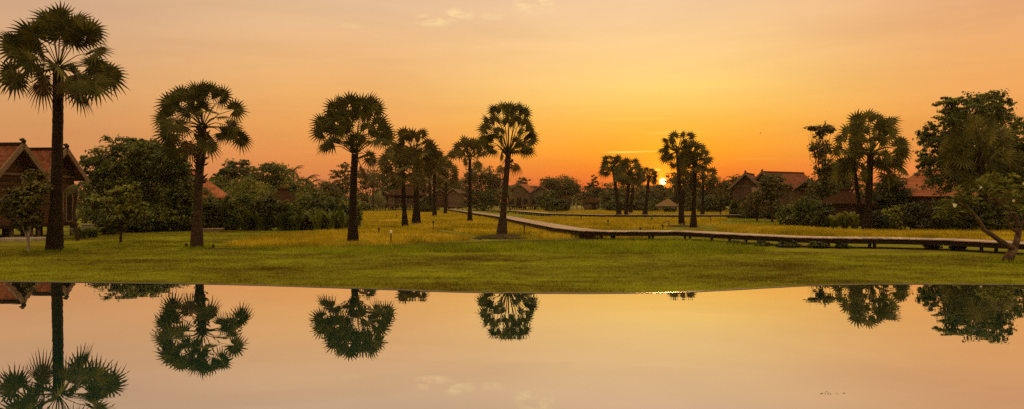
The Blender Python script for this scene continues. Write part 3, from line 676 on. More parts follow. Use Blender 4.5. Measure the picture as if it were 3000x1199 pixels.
def tree(base, blobs_px, label, n=6000, size=2.6, mat='leaf_mid', d=None, trunk=8, name='leafy_tree', cat='tree', group=None, clump=.30, per=26, hollow=.55, bark='bark_dark', elong=1.7, extra_trunk=None, split=.35, depth=.9):
    """base: pixel of the foot (or d given); blobs_px: (x, y, rx, ry) at the tree's own distance; size and trunk in px of the 2576 px photograph"""
    if d is None: d = G(*base)[1]
    k = d / F; g = P(base[0], 0, d); g[2] = 0
    root = thing(name, g, label, cat, group)
    bl = []
    for b_ in blobs_px:
        x, y, rx, ry = b_[:4]; dy = b_[4] if len(b_) > 4 else random.uniform(-.25, .25) * rx
        bl.append((P(x, y, d) + np.array([0, dy * k, 0]), rx * k, rx * k * depth, ry * k))
    q = crown_points(bl, n, clump, per, hollow)
    q[:, 2] = np.maximum(q[:, 2], .12)
    v = leaf_quads(q, size * k, elong)
    np_mesh('crown', v, np.arange(len(v)).reshape(-1, 4), M[mat], root)
    if trunk:
        mb = MB(); limbs(mb, g, [b_[0] for b_ in bl][:9], trunk * k / 2, split)
        mb.build('trunk', M[bark], root)
    return root
def shrub(x, top, base_y, hw, label, n=1800, size=3.0, mat='leaf_mid', group='shrubs of the hedge', elong=1.8, name='shrub', clump=.35, d=None, hollow=.5, cat='shrub'):
    if d is None: d = G(x, base_y)[1]
    k = d / F; g = P(x, 0, d); g[2] = 0; yb = HY + CAMZ / k
    root = thing(name, g, label, cat, group)
    h = yb - top; bl = []
    for j in range(5):
        u = random.uniform(-.5, .5); bl.append((P(x + u * hw * 1.1, yb - h * random.uniform(.30, .62), d) + np.array([0, random.uniform(-.3, .3) * hw * k, 0]), hw * k * .55, hw * k * .5, h * k * .38))
    bl.append((P(x, yb - h * .28, d), hw * k * .95, hw * k * .7, h * k * .30))
    q = crown_points(bl, n, clump, 22, hollow); q[:, 2] = np.abs(q[:, 2]) + .03
    v = leaf_quads(q, size * k, elong, .3)
    np_mesh('foliage', v, np.arange(len(v)).reshape(-1, 4), M[mat], root)
    mb = MB()
    for j in range(5):
        t_ = bl[j][0]; mb.tube([g + (random.uniform(-.3, .3), random.uniform(-.2, .2), -.05), (g + t_) / 2 + rng.normal(size=3) * .08, t_], [.05, .04, .015], 5)
    mb.build('stem', M['bark_dark'], root)
    return root
def paddle_plant(x, base_y, top, label, n=9, d=None, mat='leaf_light', wpx=None, group='banana plants of the hedge', name='banana_plant', droop=1.0):
    """broad upright leaves on arching stems (banana, ginger)"""
    if d is None: d = G(x, base_y)[1]
    k = d / F; g = P(x, 0, d); g[2] = 0; H = CAMZ + (HY - top) * k
    root = thing(name, g, label, 'plant', group); mb = MB(); st = MB()
    for i in range(n):
        a = i * 2.4 + random.uniform(-.4, .4); o = np.array([math.cos(a), math.sin(a), 0]); L = H * random.uniform(.55, 1.0)
        f0 = g + o * random.uniform(0, .3); reach = L * random.uniform(.2, .55) * droop
        pts = []
        for u in np.linspace(0, 1, 8):
            pts.append(f0 + o * reach * u ** 1.8 + np.array([0, 0, L * (1.05 * u - .22 * droop * u ** 3)]))
        st.tube([pts[0], pts[1], pts[2], pts[3]], [.05, .04, .03, .02], 5)
        sd = np.array([-o[1], o[0], 0]); tl = random.uniform(-.6, .6); sd = sd * math.cos(tl) + np.array([0, 0, 1]) * math.sin(tl)
        wv = (wpx or 9) * k * random.uniform(.7, 1.2); vs = []; fs = []
        for j, u in enumerate(np.linspace(0, 1, 6)):
            p = pts[2 + j]; ww = wv * math.sin(math.pi * min(1, .12 + u * .88)) ** .7 * .5 + .005
            vs += [p - sd * ww + (0, 0, .25 * ww), p, p + sd * ww + (0, 0, .25 * ww)]
            if j: b_ = 3 * j; fs += [(b_ - 3, b_ - 2, b_ + 1, b_), (b_ - 2, b_ - 1, b_ + 2, b_ + 1)]
        mb.add(vs, fs)
    mb.build('foliage', M[mat], root); st.build('stem', M['leaf_mid'], root); return root
def feather_palm(base, crown, label, frond_px=45, n=16, mat='palm_far', d=None, tw=5, group='coconut and feather palms', leaflet=.22, name='coconut_palm', bark='bark', lo=-.35, hi=1.2):
    if d is None: d = G(*base)[1]
    k = d / F; g = P(base[0], 0, d); g[2] = 0; top = P(crown[0], crown[1], d)
    root = thing(name, g, label, 'palm tree', group)
    mb = MB(); mid = (g + top) / 2; mid[0] += .3 * (top[0] - g[0]) + random.uniform(-.2, .2)
    mb.tube([g + (0, 0, -.1), mid, top], [tw * k * .7, tw * k * .5, tw * k * .4], 8, .05); mb.build('trunk', M[bark], root)
    fr = MB()
    for i in range(n):
        a = i * 2.39996 + random.uniform(-.25, .25); e = lo + (hi - lo) * ((i * .618) % 1.0); L = frond_px * k * random.uniform(.85, 1.15)
        o = np.array([math.cos(a), math.sin(a), 0]); pts = []; p = top.copy(); ee = e; S = 9
        for s in range(S + 1):
            pts.append(p.copy()); p = p + (o * math.cos(ee) + np.array([0, 0, math.sin(ee)])) * L / S; ee -= .20
        fr.tube(pts, [.012 * L * (1 - s / (S + 1)) + .008 for s in range(S + 1)], 4, cap=False)
        sd = np.array([-o[1], o[0], 0])
        for s in range(1, 3 * S):
            u = s / (3 * S); fi = u * S; q0 = pts[int(fi)] * (1 - fi % 1) + pts[min(S, int(fi) + 1)] * (fi % 1); tn = unit(pts[min(S, int(fi) + 1)] - pts[int(fi)])
            ll = L * leaflet * math.sin(math.pi * (.15 + .8 * u)) * random.uniform(.8, 1.15)
            for sg in (-1, 1):
                tip = q0 + (sd * sg * .8 + tn * .55 + np.array([0, 0, -.45])) * ll
                wv = tn * (L / (3 * S)) * .36
                fr.add([q0 - wv, q0 + wv, tip], [(0, 1, 2)])
    fr.build('crown', M[mat], root); return root

# left side
tree((330, 580), [(318, 395, 62, 58), (362, 385, 46, 40), (262, 420, 50, 42), (228, 400, 24, 20), (395, 405, 52, 46), (300, 470, 82, 70), (390, 480, 80, 70), (340, 540, 120, 38), (232, 470, 36, 56), (352, 362, 26, 20), (250, 520, 50, 40)],
     'broad dense green tree rising right of the red roofed house', 42000, 4.2, 'leaf_mid', trunk=16, group='large leafy trees at the left', per=40, clump=.24, hollow=.35, bark='bark_dark')
tree((440, 582), [(425, 415, 44, 44), (400, 385, 30, 28), (458, 412, 28, 26), (440, 480, 52, 60), (468, 520, 36, 50), (420, 545, 60, 34)],
     'rounded green tree right behind the palm with leaf stubs', 26000, 4.0, 'leaf_mid', trunk=12, group='large leafy trees at the left', per=40, clump=.24, hollow=.35)
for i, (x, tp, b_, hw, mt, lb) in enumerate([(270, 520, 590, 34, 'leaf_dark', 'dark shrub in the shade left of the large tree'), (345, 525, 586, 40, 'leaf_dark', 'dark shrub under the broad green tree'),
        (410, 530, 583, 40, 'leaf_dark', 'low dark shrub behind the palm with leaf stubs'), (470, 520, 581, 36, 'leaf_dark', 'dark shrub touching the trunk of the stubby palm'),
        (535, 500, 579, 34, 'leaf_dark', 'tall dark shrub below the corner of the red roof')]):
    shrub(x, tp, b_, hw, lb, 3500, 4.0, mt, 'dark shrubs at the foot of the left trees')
tree((303, 616), [(300, 505, 44, 32), (328, 476, 22, 20), (340, 462, 12, 8), (262, 512, 30, 22), (340, 525, 26, 26), (300, 548, 36, 22), (240, 498, 26, 10), (362, 521, 16, 7), (305, 480, 26, 16), (352, 498, 16, 10), (270, 552, 20, 12)],
     'small bright green tree alone on the lawn left of the stubby palm', 4200, 6.5, 'leaf_light', trunk=7, group='small trees on the lawn', per=34, clump=.34, hollow=.15, name='small_tree', bark='bark', split=.25)
tree((72, 636), [(60, 500, 50, 40), (85, 480, 40, 36), (30, 520, 32, 36), (95, 535, 32, 36), (60, 560, 40, 24), (70, 450, 24, 20)],
     'young pale trunked tree with yellow green leaves before the stilt house', 3800, 6.0, 'leaf_brown', trunk=7, group='small trees on the lawn', per=26, clump=.34, hollow=.15, name='small_tree', bark='bark_pale', split=.22)
tree((92, 600), [(90, 440, 26, 12), (118, 470, 30, 18), (60, 425, 14, 8)], 'reddish leaved twiggy tree against the stilt house wall', 700, 6.0, 'leaf_warm', trunk=4, group='small trees on the lawn', per=10, clump=.4, name='small_tree', split=.7)
feather_palm((196, 562), (193, 470), 'small drooping palm before the dark gable of the stilt house', 38, 16, 'palm_light', tw=7, d=41.5, group='garden palms by the left house', name='garden_palm', bark='bark', leaflet=.35)
paddle_plant(205, 601, 556, 'clump of long strap leaves beside the tall palm', 46, mat='leaf_mid', wpx=5, group='garden plants by the left house', name='strap_leaf_plant', droop=1.7)
paddle_plant(232, 598, 560, 'second strap leaf clump near the small drooping palm', 40, mat='leaf_mid', wpx=5, group='garden plants by the left house', name='strap_leaf_plant', droop=1.7)
# hedge between the second and third palm
hedge = [(575, 500, 579, 32, 'leaf_mid', 'hedge shrub at the end of the low wooden platform'), (625, 492, 580, 34, 'leaf_mid', 'broad hedge shrub left of the thatched hut'),
         (672, 500, 580, 34, 'leaf_dark', 'dark hedge shrub below the left slope of the thatched hut'), (720, 500, 580, 34, 'leaf_mid', 'hedge shrub under the ridge of the thatched hut'),
         (765, 494, 579, 34, 'leaf_mid', 'hedge shrub right of the thatched hut'), (808, 502, 578, 32, 'leaf_dark', 'dark hedge shrub left of the tiny pale roof'),
         (848, 510, 577, 30, 'leaf_mid', 'hedge shrub under the tiny pale roof'), (884, 505, 576, 26, 'leaf_light', 'bright round shrub behind the black trunked palm')]
for x, tp, b_, hw, mt, lb in hedge: shrub(x, tp - 8, b_, hw, lb, 4600, 4.4, mt, 'shrubs of the long hedge')
for x, tp, nn, lb in [(612, 520, 8, 'banana plant rising left in the long hedge'), (655, 512, 9, 'banana plant with one tall upright leaf in the hedge'), (708, 520, 10, 'yellow green banana plant under the thatched hut'),
                      (745, 515, 10, 'banana plant right of the thatched hut ridge'), (800, 508, 11, 'bushy banana plant in the middle of the hedge'), (835, 505, 11, 'banana plant beside the tiny pale roof'), (868, 515, 8, 'banana plant near the right end of the hedge')]:
    paddle_plant(x, 581, tp - 6, lb, nn + 10, wpx=7, droop=1.25, mat='leaf_mid')
tree((590, 530), [(590, 428, 44, 26), (560, 440, 28, 22), (622, 440, 28, 24), (590, 455, 40, 20), (548, 455, 26, 14)], 'dark tree with an open round crown against the orange sky', 2600, 5.0, 'leaf_dark', d=110, trunk=7, group='trees behind the long hedge', per=14, clump=.20, hollow=.25)
tree((685, 530), [(665, 440, 38, 28), (705, 440, 40, 30), (688, 425, 34, 18), (685, 480, 60, 40)], 'full dark green tree behind the thatched hut', 9000, 3.0, 'leaf_mid', d=105, trunk=8, group='trees behind the long hedge', hollow=.3)
tree((640, 535), [(620, 470, 34, 30), (650, 490, 36, 32), (600, 490, 36, 30), (630, 515, 60, 25)], 'yellow green tree left of the thatched hut', 8000, 3.2, 'leaf_light', d=88, trunk=7, group='trees behind the long hedge', hollow=.3)
tree((560, 540), [(550, 470, 30, 24), (575, 490, 36, 34), (530, 490, 30, 30)], 'leafy tree just above the red roof corner', 6000, 3.4, 'leaf_mid', d=92, trunk=7, group='trees behind the long hedge', hollow=.3)
tree((760, 540), [(760, 480, 36, 34), (730, 470, 26, 26), (790, 500, 36, 30), (750, 515, 50, 20)], 'bamboo green tree right of the thatched hut', 7000, 3.0, 'leaf_mid', d=96, trunk=6, group='trees behind the long hedge', hollow=.3)
feather_palm((738, 530), (738, 432), 'slender palm with short upright fronds above the hedge', 34, 15, 'palm_far', d=100, tw=4, hi=1.35)
feather_palm((772, 530), (770, 455), 'feather palm with fronds fanned over the hedge', 38, 17, 'palm_far', d=104, tw=4)
feather_palm((788, 530), (784, 462), 'star crowned coconut palm at the gap in the treeline', 30, 17, 'palm_far', d=112, tw=4)
feather_palm((700, 530), (704, 480), 'short feather palm over the thatched hut roof', 44, 16, 'palm_light', d=84, tw=4)
tree((828, 530), [(825, 490, 30, 34), (815, 475, 16, 20), (845, 505, 30, 26)], 'plume shaped tree left of the black trunked palm', 5200, 2.6, 'leaf_brown', d=130, trunk=6, group='trees of the far treeline')
tree((858, 530), [(845, 438, 22, 14), (870, 425, 22, 18), (858, 465, 34, 26), (880, 450, 22, 24), (850, 500, 40, 30)], 'clumpy tall tree left of the black trunked palm', 5600, 2.6, 'leaf_brown', d=150, trunk=7, group='trees of the far treeline', per=20, clump=.22, hollow=.25)
tree((925, 530), [(920, 445, 30, 24), (945, 450, 26, 24), (925, 480, 40, 34), (915, 510, 40, 20)], 'tree just right of the black trunked palm', 7000, 2.4, 'leaf_brown', d=175, trunk=6, group='trees of the far treeline')
feather_palm((940, 530), (938, 450), 'feather palm behind the gap right of the black trunked palm', 34, 18, 'palm_far', d=160, tw=4)
tree((988, 530), [(980, 460, 28, 26), (1000, 450, 26, 26), (975, 490, 30, 26)], 'dark tree behind the thatched pavilion', 6000, 2.4, 'leaf_dark', d=185, trunk=5, group='trees of the far treeline')
fan_palm((948, 532), (948, 508), (5, 4), 'squat pale silver leaved palm left of the thatched pavilion', None, 23, 22, 11, nseg=14, mat='leaf_pale', group='garden palms by the pavilion', bark='bark_pale', d=163)
shrub(915, 505, 533, 22, 'green shrub left of the pale silver palm', 1200, 2.6, 'leaf_mid', 'low shrubs at the far edge of the fields')
tree((1060, 530), [(1050, 460, 30, 30), (1085, 470, 30, 30), (1070, 500, 40, 26)], 'tree behind the right side of the pavilion', 6000, 2.4, 'leaf_brown', d=190, trunk=6, group='trees of the far treeline')
tree((1130, 530), [(1110, 455, 26, 26), (1140, 465, 24, 24), (1128, 490, 36, 30)], 'tree between the pavilion and the thin palm', 6000, 2.4, 'leaf_brown', d=195, trunk=6, group='trees of the far treeline')
tree((1218, 530), [(1205, 442, 38, 26), (1235, 450, 30, 20), (1250, 470, 34, 28), (1180, 470, 30, 34), (1215, 495, 62, 36)], 'broad dark tree behind the thin palm and boardwalk start', 15000, 2.4, 'leaf_dark', d=178, trunk=9, group='trees of the far treeline', hollow=.3)
feather_palm((1284, 531), (1277, 481), 'coconut palm with long arching fronds behind the leaning palm', 42, 18, 'palm_light', d=155, tw=4, lo=-.2)
tree((1322, 530), [(1318, 455, 16, 11), (1310, 470, 20, 14)], 'small dark tree tip above the twin gabled house', 1400, 2.6, 'leaf_dark', d=215, trunk=5, group='trees of the far treeline')
tree((1345, 530), [(1340, 480, 30, 14), (1355, 490, 26, 20)], 'low dark tree behind the valley of the twin gables', 2600, 2.4, 'leaf_dark', d=215, trunk=5, group='trees of the far treeline')
tree((1412, 530), [(1412, 468, 50, 26), (1385, 462, 30, 16), (1440, 474, 26, 18), (1410, 492, 48, 20)], 'wide dome shaped tree right of the twin gabled house', 13000, 2.3, 'leaf_brown', d=200, trunk=9, group='trees of the far treeline', hollow=.3)
tree((1372, 530), [(1372, 505, 24, 20), (1380, 492, 18, 14)], 'rounded garden tree at the corner of the twin gabled house', 2600, 2.6, 'leaf_mid', d=182, trunk=4, group='trees of the far treeline')
tree((1494, 530), [(1493, 448, 9, 9), (1493, 462, 14, 10), (1492, 478, 24, 13), (1494, 496, 34, 18), (1470, 505, 22, 14)], 'pointed tree with a small topknot right of the dome shaped tree', 5200, 2.3, 'leaf_dark', d=200, trunk=5, group='trees of the far treeline', clump=.22)
for x, y, nm in ((1441, 497, 'first of the little palms by the small thatched hut'), (1452, 503, 'second little palm between the two thatched huts'), (1510, 500, 'little palm right of the walled thatched hut'), (1463, 508, 'lowest little palm beside the walled thatched hut')):
    feather_palm((x + 1, 529), (x, y), nm, 17, 12, 'palm_light', d=176, tw=3, group='little palms among the huts', name='garden_palm', bark='bark_pale')
tree((1545, 530), [(1540, 492, 30, 18), (1565, 485, 28, 18), (1555, 508, 46, 20)], 'tree mass behind the leftmost leaning palm', 6500, 2.3, 'leaf_brown', d=200, trunk=6, group='trees of the far treeline')
tree((1612, 530), [(1600, 490, 30, 20), (1630, 486, 28, 18), (1615, 508, 44, 18)], 'tree behind the leaning palm left of the sun', 6500, 2.3, 'leaf_brown', d=202, trunk=6, group='trees of the far treeline')
tree((1672, 530), [(1654, 478, 24, 13), (1694, 484, 26, 16), (1672, 502, 40, 20)], 'dark tree straight below the setting sun', 6500, 2.3, 'leaf_dark', d=205, trunk=6, group='trees of the far treeline')
tree((1700, 530), [(1694, 446, 20, 12), (1700, 462, 14, 9), (1660, 484, 20, 8), (1718, 470, 22, 20)], 'thin leaved tree touching the sun on its right side', 1500, 2.8, 'leaf_warm', d=190, trunk=4, group='trees of the far treeline', clump=.25, per=16)
tree((1735, 530), [(1725, 490, 30, 24), (1755, 500, 30, 20)], 'shadowed tree between the two palms right of the sun', 5000, 2.3, 'leaf_dark', d=190, trunk=5, group='trees of the far treeline')
shrub(1628, 512, 533, 14, 'round shrub at the foot of the leaning palm left of the sun', 900, 2.4, 'leaf_mid', 'low shrubs at the far edge of the fields', d=150)
shrub(1730, 498, 534, 16, 'dark bush right of the thatched shelter', 1500, 2.6, 'leaf_dark', 'low shrubs at the far edge of the fields', d=150)
shrub(1215, 516, 531, 8, 'small clipped round bush by the start of the boardwalk', 700, 1.8, 'leaf_mid', 'low shrubs at the far edge of the fields', d=165)
tree((1800, 530), [(1795, 462, 26, 22), (1820, 475, 28, 26), (1800, 498, 46, 26), (1775, 480, 22, 20)], 'feathery tree right of the palm clump by the sun', 7500, 2.5, 'leaf_brown', d=150, trunk=6, group='trees of the far treeline', hollow=.3)
tree((1846, 540), [(1840, 470, 24, 18), (1860, 455, 18, 14), (1845, 500, 34, 30)], 'tree touching the left gable of the long red roofed house', 5600, 2.8, 'leaf_brown', d=125, trunk=5, group='trees of the far treeline', hollow=.3)
feather_palm((1846, 545), (1843, 452), 'palm with two curled fronds beside the long red roof', 26, 9, 'palm_far', d=120, tw=4, lo=.6, hi=1.4)
tree((1812, 540), [(1812, 510, 16, 10), (1806, 500, 12, 9)], 'tiny thin tree standing in the far rice left of the red roofed house', 700, 2.6, 'leaf_brown', d=124, trunk=3, group='small trees by the right house', name='small_tree', split=.6)
# right side
tree((1943, 560), [(1945, 450, 34, 14), (1925, 465, 30, 14), (1965, 468, 30, 16), (1940, 488, 40, 16), (1905, 500, 26, 16)], 'thin open crowned tree before the long red roof', 4200, 3.2, 'leaf_brown', trunk=6, group='small trees by the right house', name='small_tree', per=16, clump=.24, hollow=.2, bark='bark', split=.5)
tree((1905, 558), [(1900, 500, 22, 16), (1885, 515, 22, 16), (1925, 520, 24, 18)], 'slight leafy tree at the wooden gable wall', 2200, 3.2, 'leaf_warm', d=82, trunk=4, group='small trees by the right house', name='small_tree', per=14, clump=.26, split=.5)
tree((2068, 570), [(2062, 335, 20, 26), (2092, 325, 20, 14), (2040, 322, 16, 8), (2072, 380, 30, 30), (2046, 372, 14, 18), (2085, 430, 34, 36), (2060, 470, 34, 26)], 'tall sparse tree with airy twigs left of the stout palm', 4200, 4.2, 'leaf_brown', d=74, trunk=6, group='trees behind the right hedge', per=12, clump=.34, hollow=.0, name='leafy_tree')
tree((2110, 570), [(2110, 440, 44, 40), (2080, 480, 50, 36), (2140, 470, 44, 34), (2100, 510, 70, 24)], 'dense dark tree behind the bowed palm', 12000, 3.2, 'leaf_mid', d=84, trunk=8, group='trees behind the right hedge', hollow=.3)
tree((2240, 575), [(2240, 470, 36, 30), (2215, 500, 36, 26), (2270, 500, 34, 26)], 'dark leafy tree left of the steep red roof', 7000, 3.6, 'leaf_dark', d=72, trunk=7, group='trees behind the right hedge', hollow=.35)
feather_palm((2262, 575), (2262, 452), 'palm with thin twisted fronds against the sky left of the steep red roof', 40, 11, 'palm_far', d=78, tw=4, lo=.2, hi=1.35)
tree((2440, 590), [(2420, 290, 64, 40), (2478, 262, 54, 44), (2395, 262, 40, 26), (2512, 272, 34, 34), (2370, 330, 44, 40), (2335, 350, 36, 34), (2512, 320, 46, 44), (2440, 360, 90, 60), (2385, 430, 66, 60), (2490, 430, 80, 70), (2340, 400, 34, 36), (2550, 400, 40, 60)],
     'biggest spreading leafy tree filling the right edge behind the round palm', 30000, 4.2, 'leaf_mid', d=62, trunk=20, group='trees behind the right hedge', per=34, clump=.20, hollow=.3)
tree((2592, 600), [(2580, 340, 36, 44), (2600, 420, 50, 60), (2590, 500, 40, 40)], 'leafy tree cut by the right edge of the view', 9000, 4.4, 'leaf_mid', d=58, trunk=12, group='trees behind the right hedge', per=24, clump=.28)
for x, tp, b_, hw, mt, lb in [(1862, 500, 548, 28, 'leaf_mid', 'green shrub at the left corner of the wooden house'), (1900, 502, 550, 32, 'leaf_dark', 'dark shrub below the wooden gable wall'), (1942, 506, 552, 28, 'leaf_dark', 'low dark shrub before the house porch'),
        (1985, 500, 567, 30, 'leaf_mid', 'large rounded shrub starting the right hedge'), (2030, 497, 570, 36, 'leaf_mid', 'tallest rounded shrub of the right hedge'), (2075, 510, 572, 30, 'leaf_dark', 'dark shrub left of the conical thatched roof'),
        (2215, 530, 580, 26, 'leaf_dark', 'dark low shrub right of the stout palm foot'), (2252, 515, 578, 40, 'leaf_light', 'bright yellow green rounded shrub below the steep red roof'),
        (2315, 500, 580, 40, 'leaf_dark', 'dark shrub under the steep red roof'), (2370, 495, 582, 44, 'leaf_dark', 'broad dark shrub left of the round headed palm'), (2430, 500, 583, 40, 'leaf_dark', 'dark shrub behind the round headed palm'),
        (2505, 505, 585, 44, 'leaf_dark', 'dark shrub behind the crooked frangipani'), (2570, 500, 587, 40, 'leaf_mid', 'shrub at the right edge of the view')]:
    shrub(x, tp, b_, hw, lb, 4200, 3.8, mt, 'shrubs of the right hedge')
for x, tp, lb in [(2100, 528, 'broad leaved plant left below the conical thatch'), (2125, 522, 'broad leaved plant in the middle below the conical thatch'), (2150, 520, 'broad leaved plant touching the bowed palm'), (2208, 526, 'broad leaved plant right of the stout palm')]:
    paddle_plant(x, 577, tp, lb, 22, wpx=8, group='broad leaved plants of the right hedge', name='broad_leaved_plant', mat='leaf_light')
for x, tp, b_, hw, lb in ((520, 470, 566, 40, 'tall dark shrub mass against the red roof corner'), (645, 470, 560, 44, 'tall dark shrub left of the hut roof behind the hedge'), (765, 472, 560, 44, 'tall dark shrub right of the hut roof behind the hedge'),
        (835, 478, 556, 34, 'tall dark shrub behind the tiny pale roof'), (1065, 492, 536, 26, 'dark bushes right of the pavilion posts'), (1400, 500, 534, 30, 'dark bushes before the small cone roofed hut'), (1555, 494, 533, 40, 'dark bushes behind the leftmost leaning palm'), (1625, 494, 533, 34, 'dark bushes left of the thatched shelter'),
        (1790, 490, 536, 40, 'dark bushes left of the long red roofed house'), (2180, 480, 562, 46, 'tall dark shrub behind the stout palm')):
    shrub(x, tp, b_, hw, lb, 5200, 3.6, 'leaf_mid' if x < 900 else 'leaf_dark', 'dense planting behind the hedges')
# far wood closing the horizon
c_ = []
for i in range(150):
    a = rng.uniform(-1, 1); d = rng.uniform(225, 260); x = a * 250
    h = (7.6 if a < -.05 else 6.2) + 1.8 * math.sin(a * 9) + rng.uniform(-1, 1.5); c_.append((np.array([x, d, h * .5]), rng.uniform(6, 10), 5, h * .55))
q = crown_points(c_, 70000, .3, 30, .6); q[:, 2] = np.abs(q[:, 2]); v = leaf_quads(q, .55, 1.6)
tag(np_mesh('far_wood', v, np.arange(len(v)).reshape(-1, 4), M['leaf_dark']), 'dark far wood closing the horizon behind the houses', None, None, 'stuff')

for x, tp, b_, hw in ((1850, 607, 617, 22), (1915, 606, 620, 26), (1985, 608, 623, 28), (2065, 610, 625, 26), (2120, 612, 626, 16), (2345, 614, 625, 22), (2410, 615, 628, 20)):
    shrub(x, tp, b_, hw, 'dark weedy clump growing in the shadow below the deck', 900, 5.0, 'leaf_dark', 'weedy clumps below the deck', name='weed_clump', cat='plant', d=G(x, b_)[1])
# frangipani
fd = G(2537, 660)[1]; k = fd / F
root = thing('frangipani_tree', G(2537, 660), 'crooked frangipani with bare twisted branches leaning at the right edge', 'tree')
def FP(x, y, o=0): return P(x, y, fd + o)
mb = MB()
mb.tube([FP(2530, 664), FP(2543, 640), FP(2552, 624)], [0.210, 0.168, 0.147], 10, .06)
mb.tube([FP(2552, 626), FP(2534, 618, -.1), FP(2513, 604, -.2), FP(2494, 590, -.2), FP(2476, 579, -.3), FP(2462, 556, -.3), FP(2448, 537, -.3), FP(2431, 520, -.3), FP(2412, 512, -.3)], [0.119, 0.105, 0.098, 0.087, 0.084, 0.077, 0.070, 0.049, 0.035], 9, .06)
mb.tube([FP(2552, 626), FP(2558, 604, .1), FP(2562, 586, .1), FP(2563, 570, .1), FP(2556, 548, .1), FP(2550, 534, .1), FP(2530, 525, 0), FP(2508, 506, 0), FP(2491, 486, 0)], [0.126, 0.112, 0.105, 0.098, 0.077, 0.070, 0.063, 0.049, 0.028], 9, .06)
mb.tube([FP(2562, 586), FP(2546, 576), FP(2536, 560), FP(2538, 545), FP(2548, 530)], [0.063, 0.059, 0.052, 0.042, 0.028], 8, .06)
mb.tube([FP(2563, 570), FP(2580, 556, .1), FP(2592, 530, .1), FP(2590, 490, .1)], [0.084, 0.070, 0.056, 0.035], 8, .06)
mb.tube([FP(2448, 537, -.3), FP(2434, 542, -.3), FP(2420, 538, -.3)], [0.042, 0.035, 0.021], 7)
mb.tube([FP(2550, 534), FP(2560, 510), FP(2566, 480)], [0.042, 0.035, 0.021], 7)
mb.build('trunk', M['frangipani_bark'], root, True)
vs = []
fl = MB()
for (x, y, r_, nb) in ((2408, 516, 30, 13), (2425, 505, 22, 8), (2390, 532, 20, 6), (2440, 520, 20, 6), (2488, 470, 30, 13), (2510, 462, 24, 8), (2470, 478, 18, 6), (2550, 515, 24, 8), (2567, 466, 28, 10), (2592, 480, 30, 8), (2536, 500, 16, 5)):
    for j in range(nb):
        c0 = FP(x, y, rng.normal() * .2) + rng.normal(size=3) * r_ * k * .5
        for _ in range(13):
            d_ = rng.normal(size=3); d_[2] = abs(d_[2]) * .6 - .1; d_ = unit(d_); L = rng.uniform(.20, .36); wv = unit(np.cross(d_, rng.normal(size=3))) * .045
            e = c0 + d_ * L * 1.0 - np.array([0, 0, .05]); mid = c0 + d_ * L * .6
            fl.add([c0, mid - wv, e, mid + wv], [(0, 1, 2, 3)])
fl.build('crown', M['leaf_light'], root)
fm = MB()
for (x, y) in ((2401, 519), (2404, 516), (2399, 515), (2467, 472), (2549, 505), (2575, 462)):
    c0 = FP(x, y, -.35)
    for a in range(5):
        d_ = np.array([math.cos(a * 1.257), -.3, math.sin(a * 1.257)]); s_ = np.cross(d_, (0, 1, 0)) * .022
        fm.add([c0, c0 + d_ * .035 - s_, c0 + d_ * .065, c0 + d_ * .035 + s_], [(0, 1, 2, 3)])
M['petal'] = solid('petal', [(0.3, (.75, .66, .50)), (0.7, (.8, .75, .62))], 3.0, 0.6, 0.0)
fm.build('blossom', M['petal'], root)

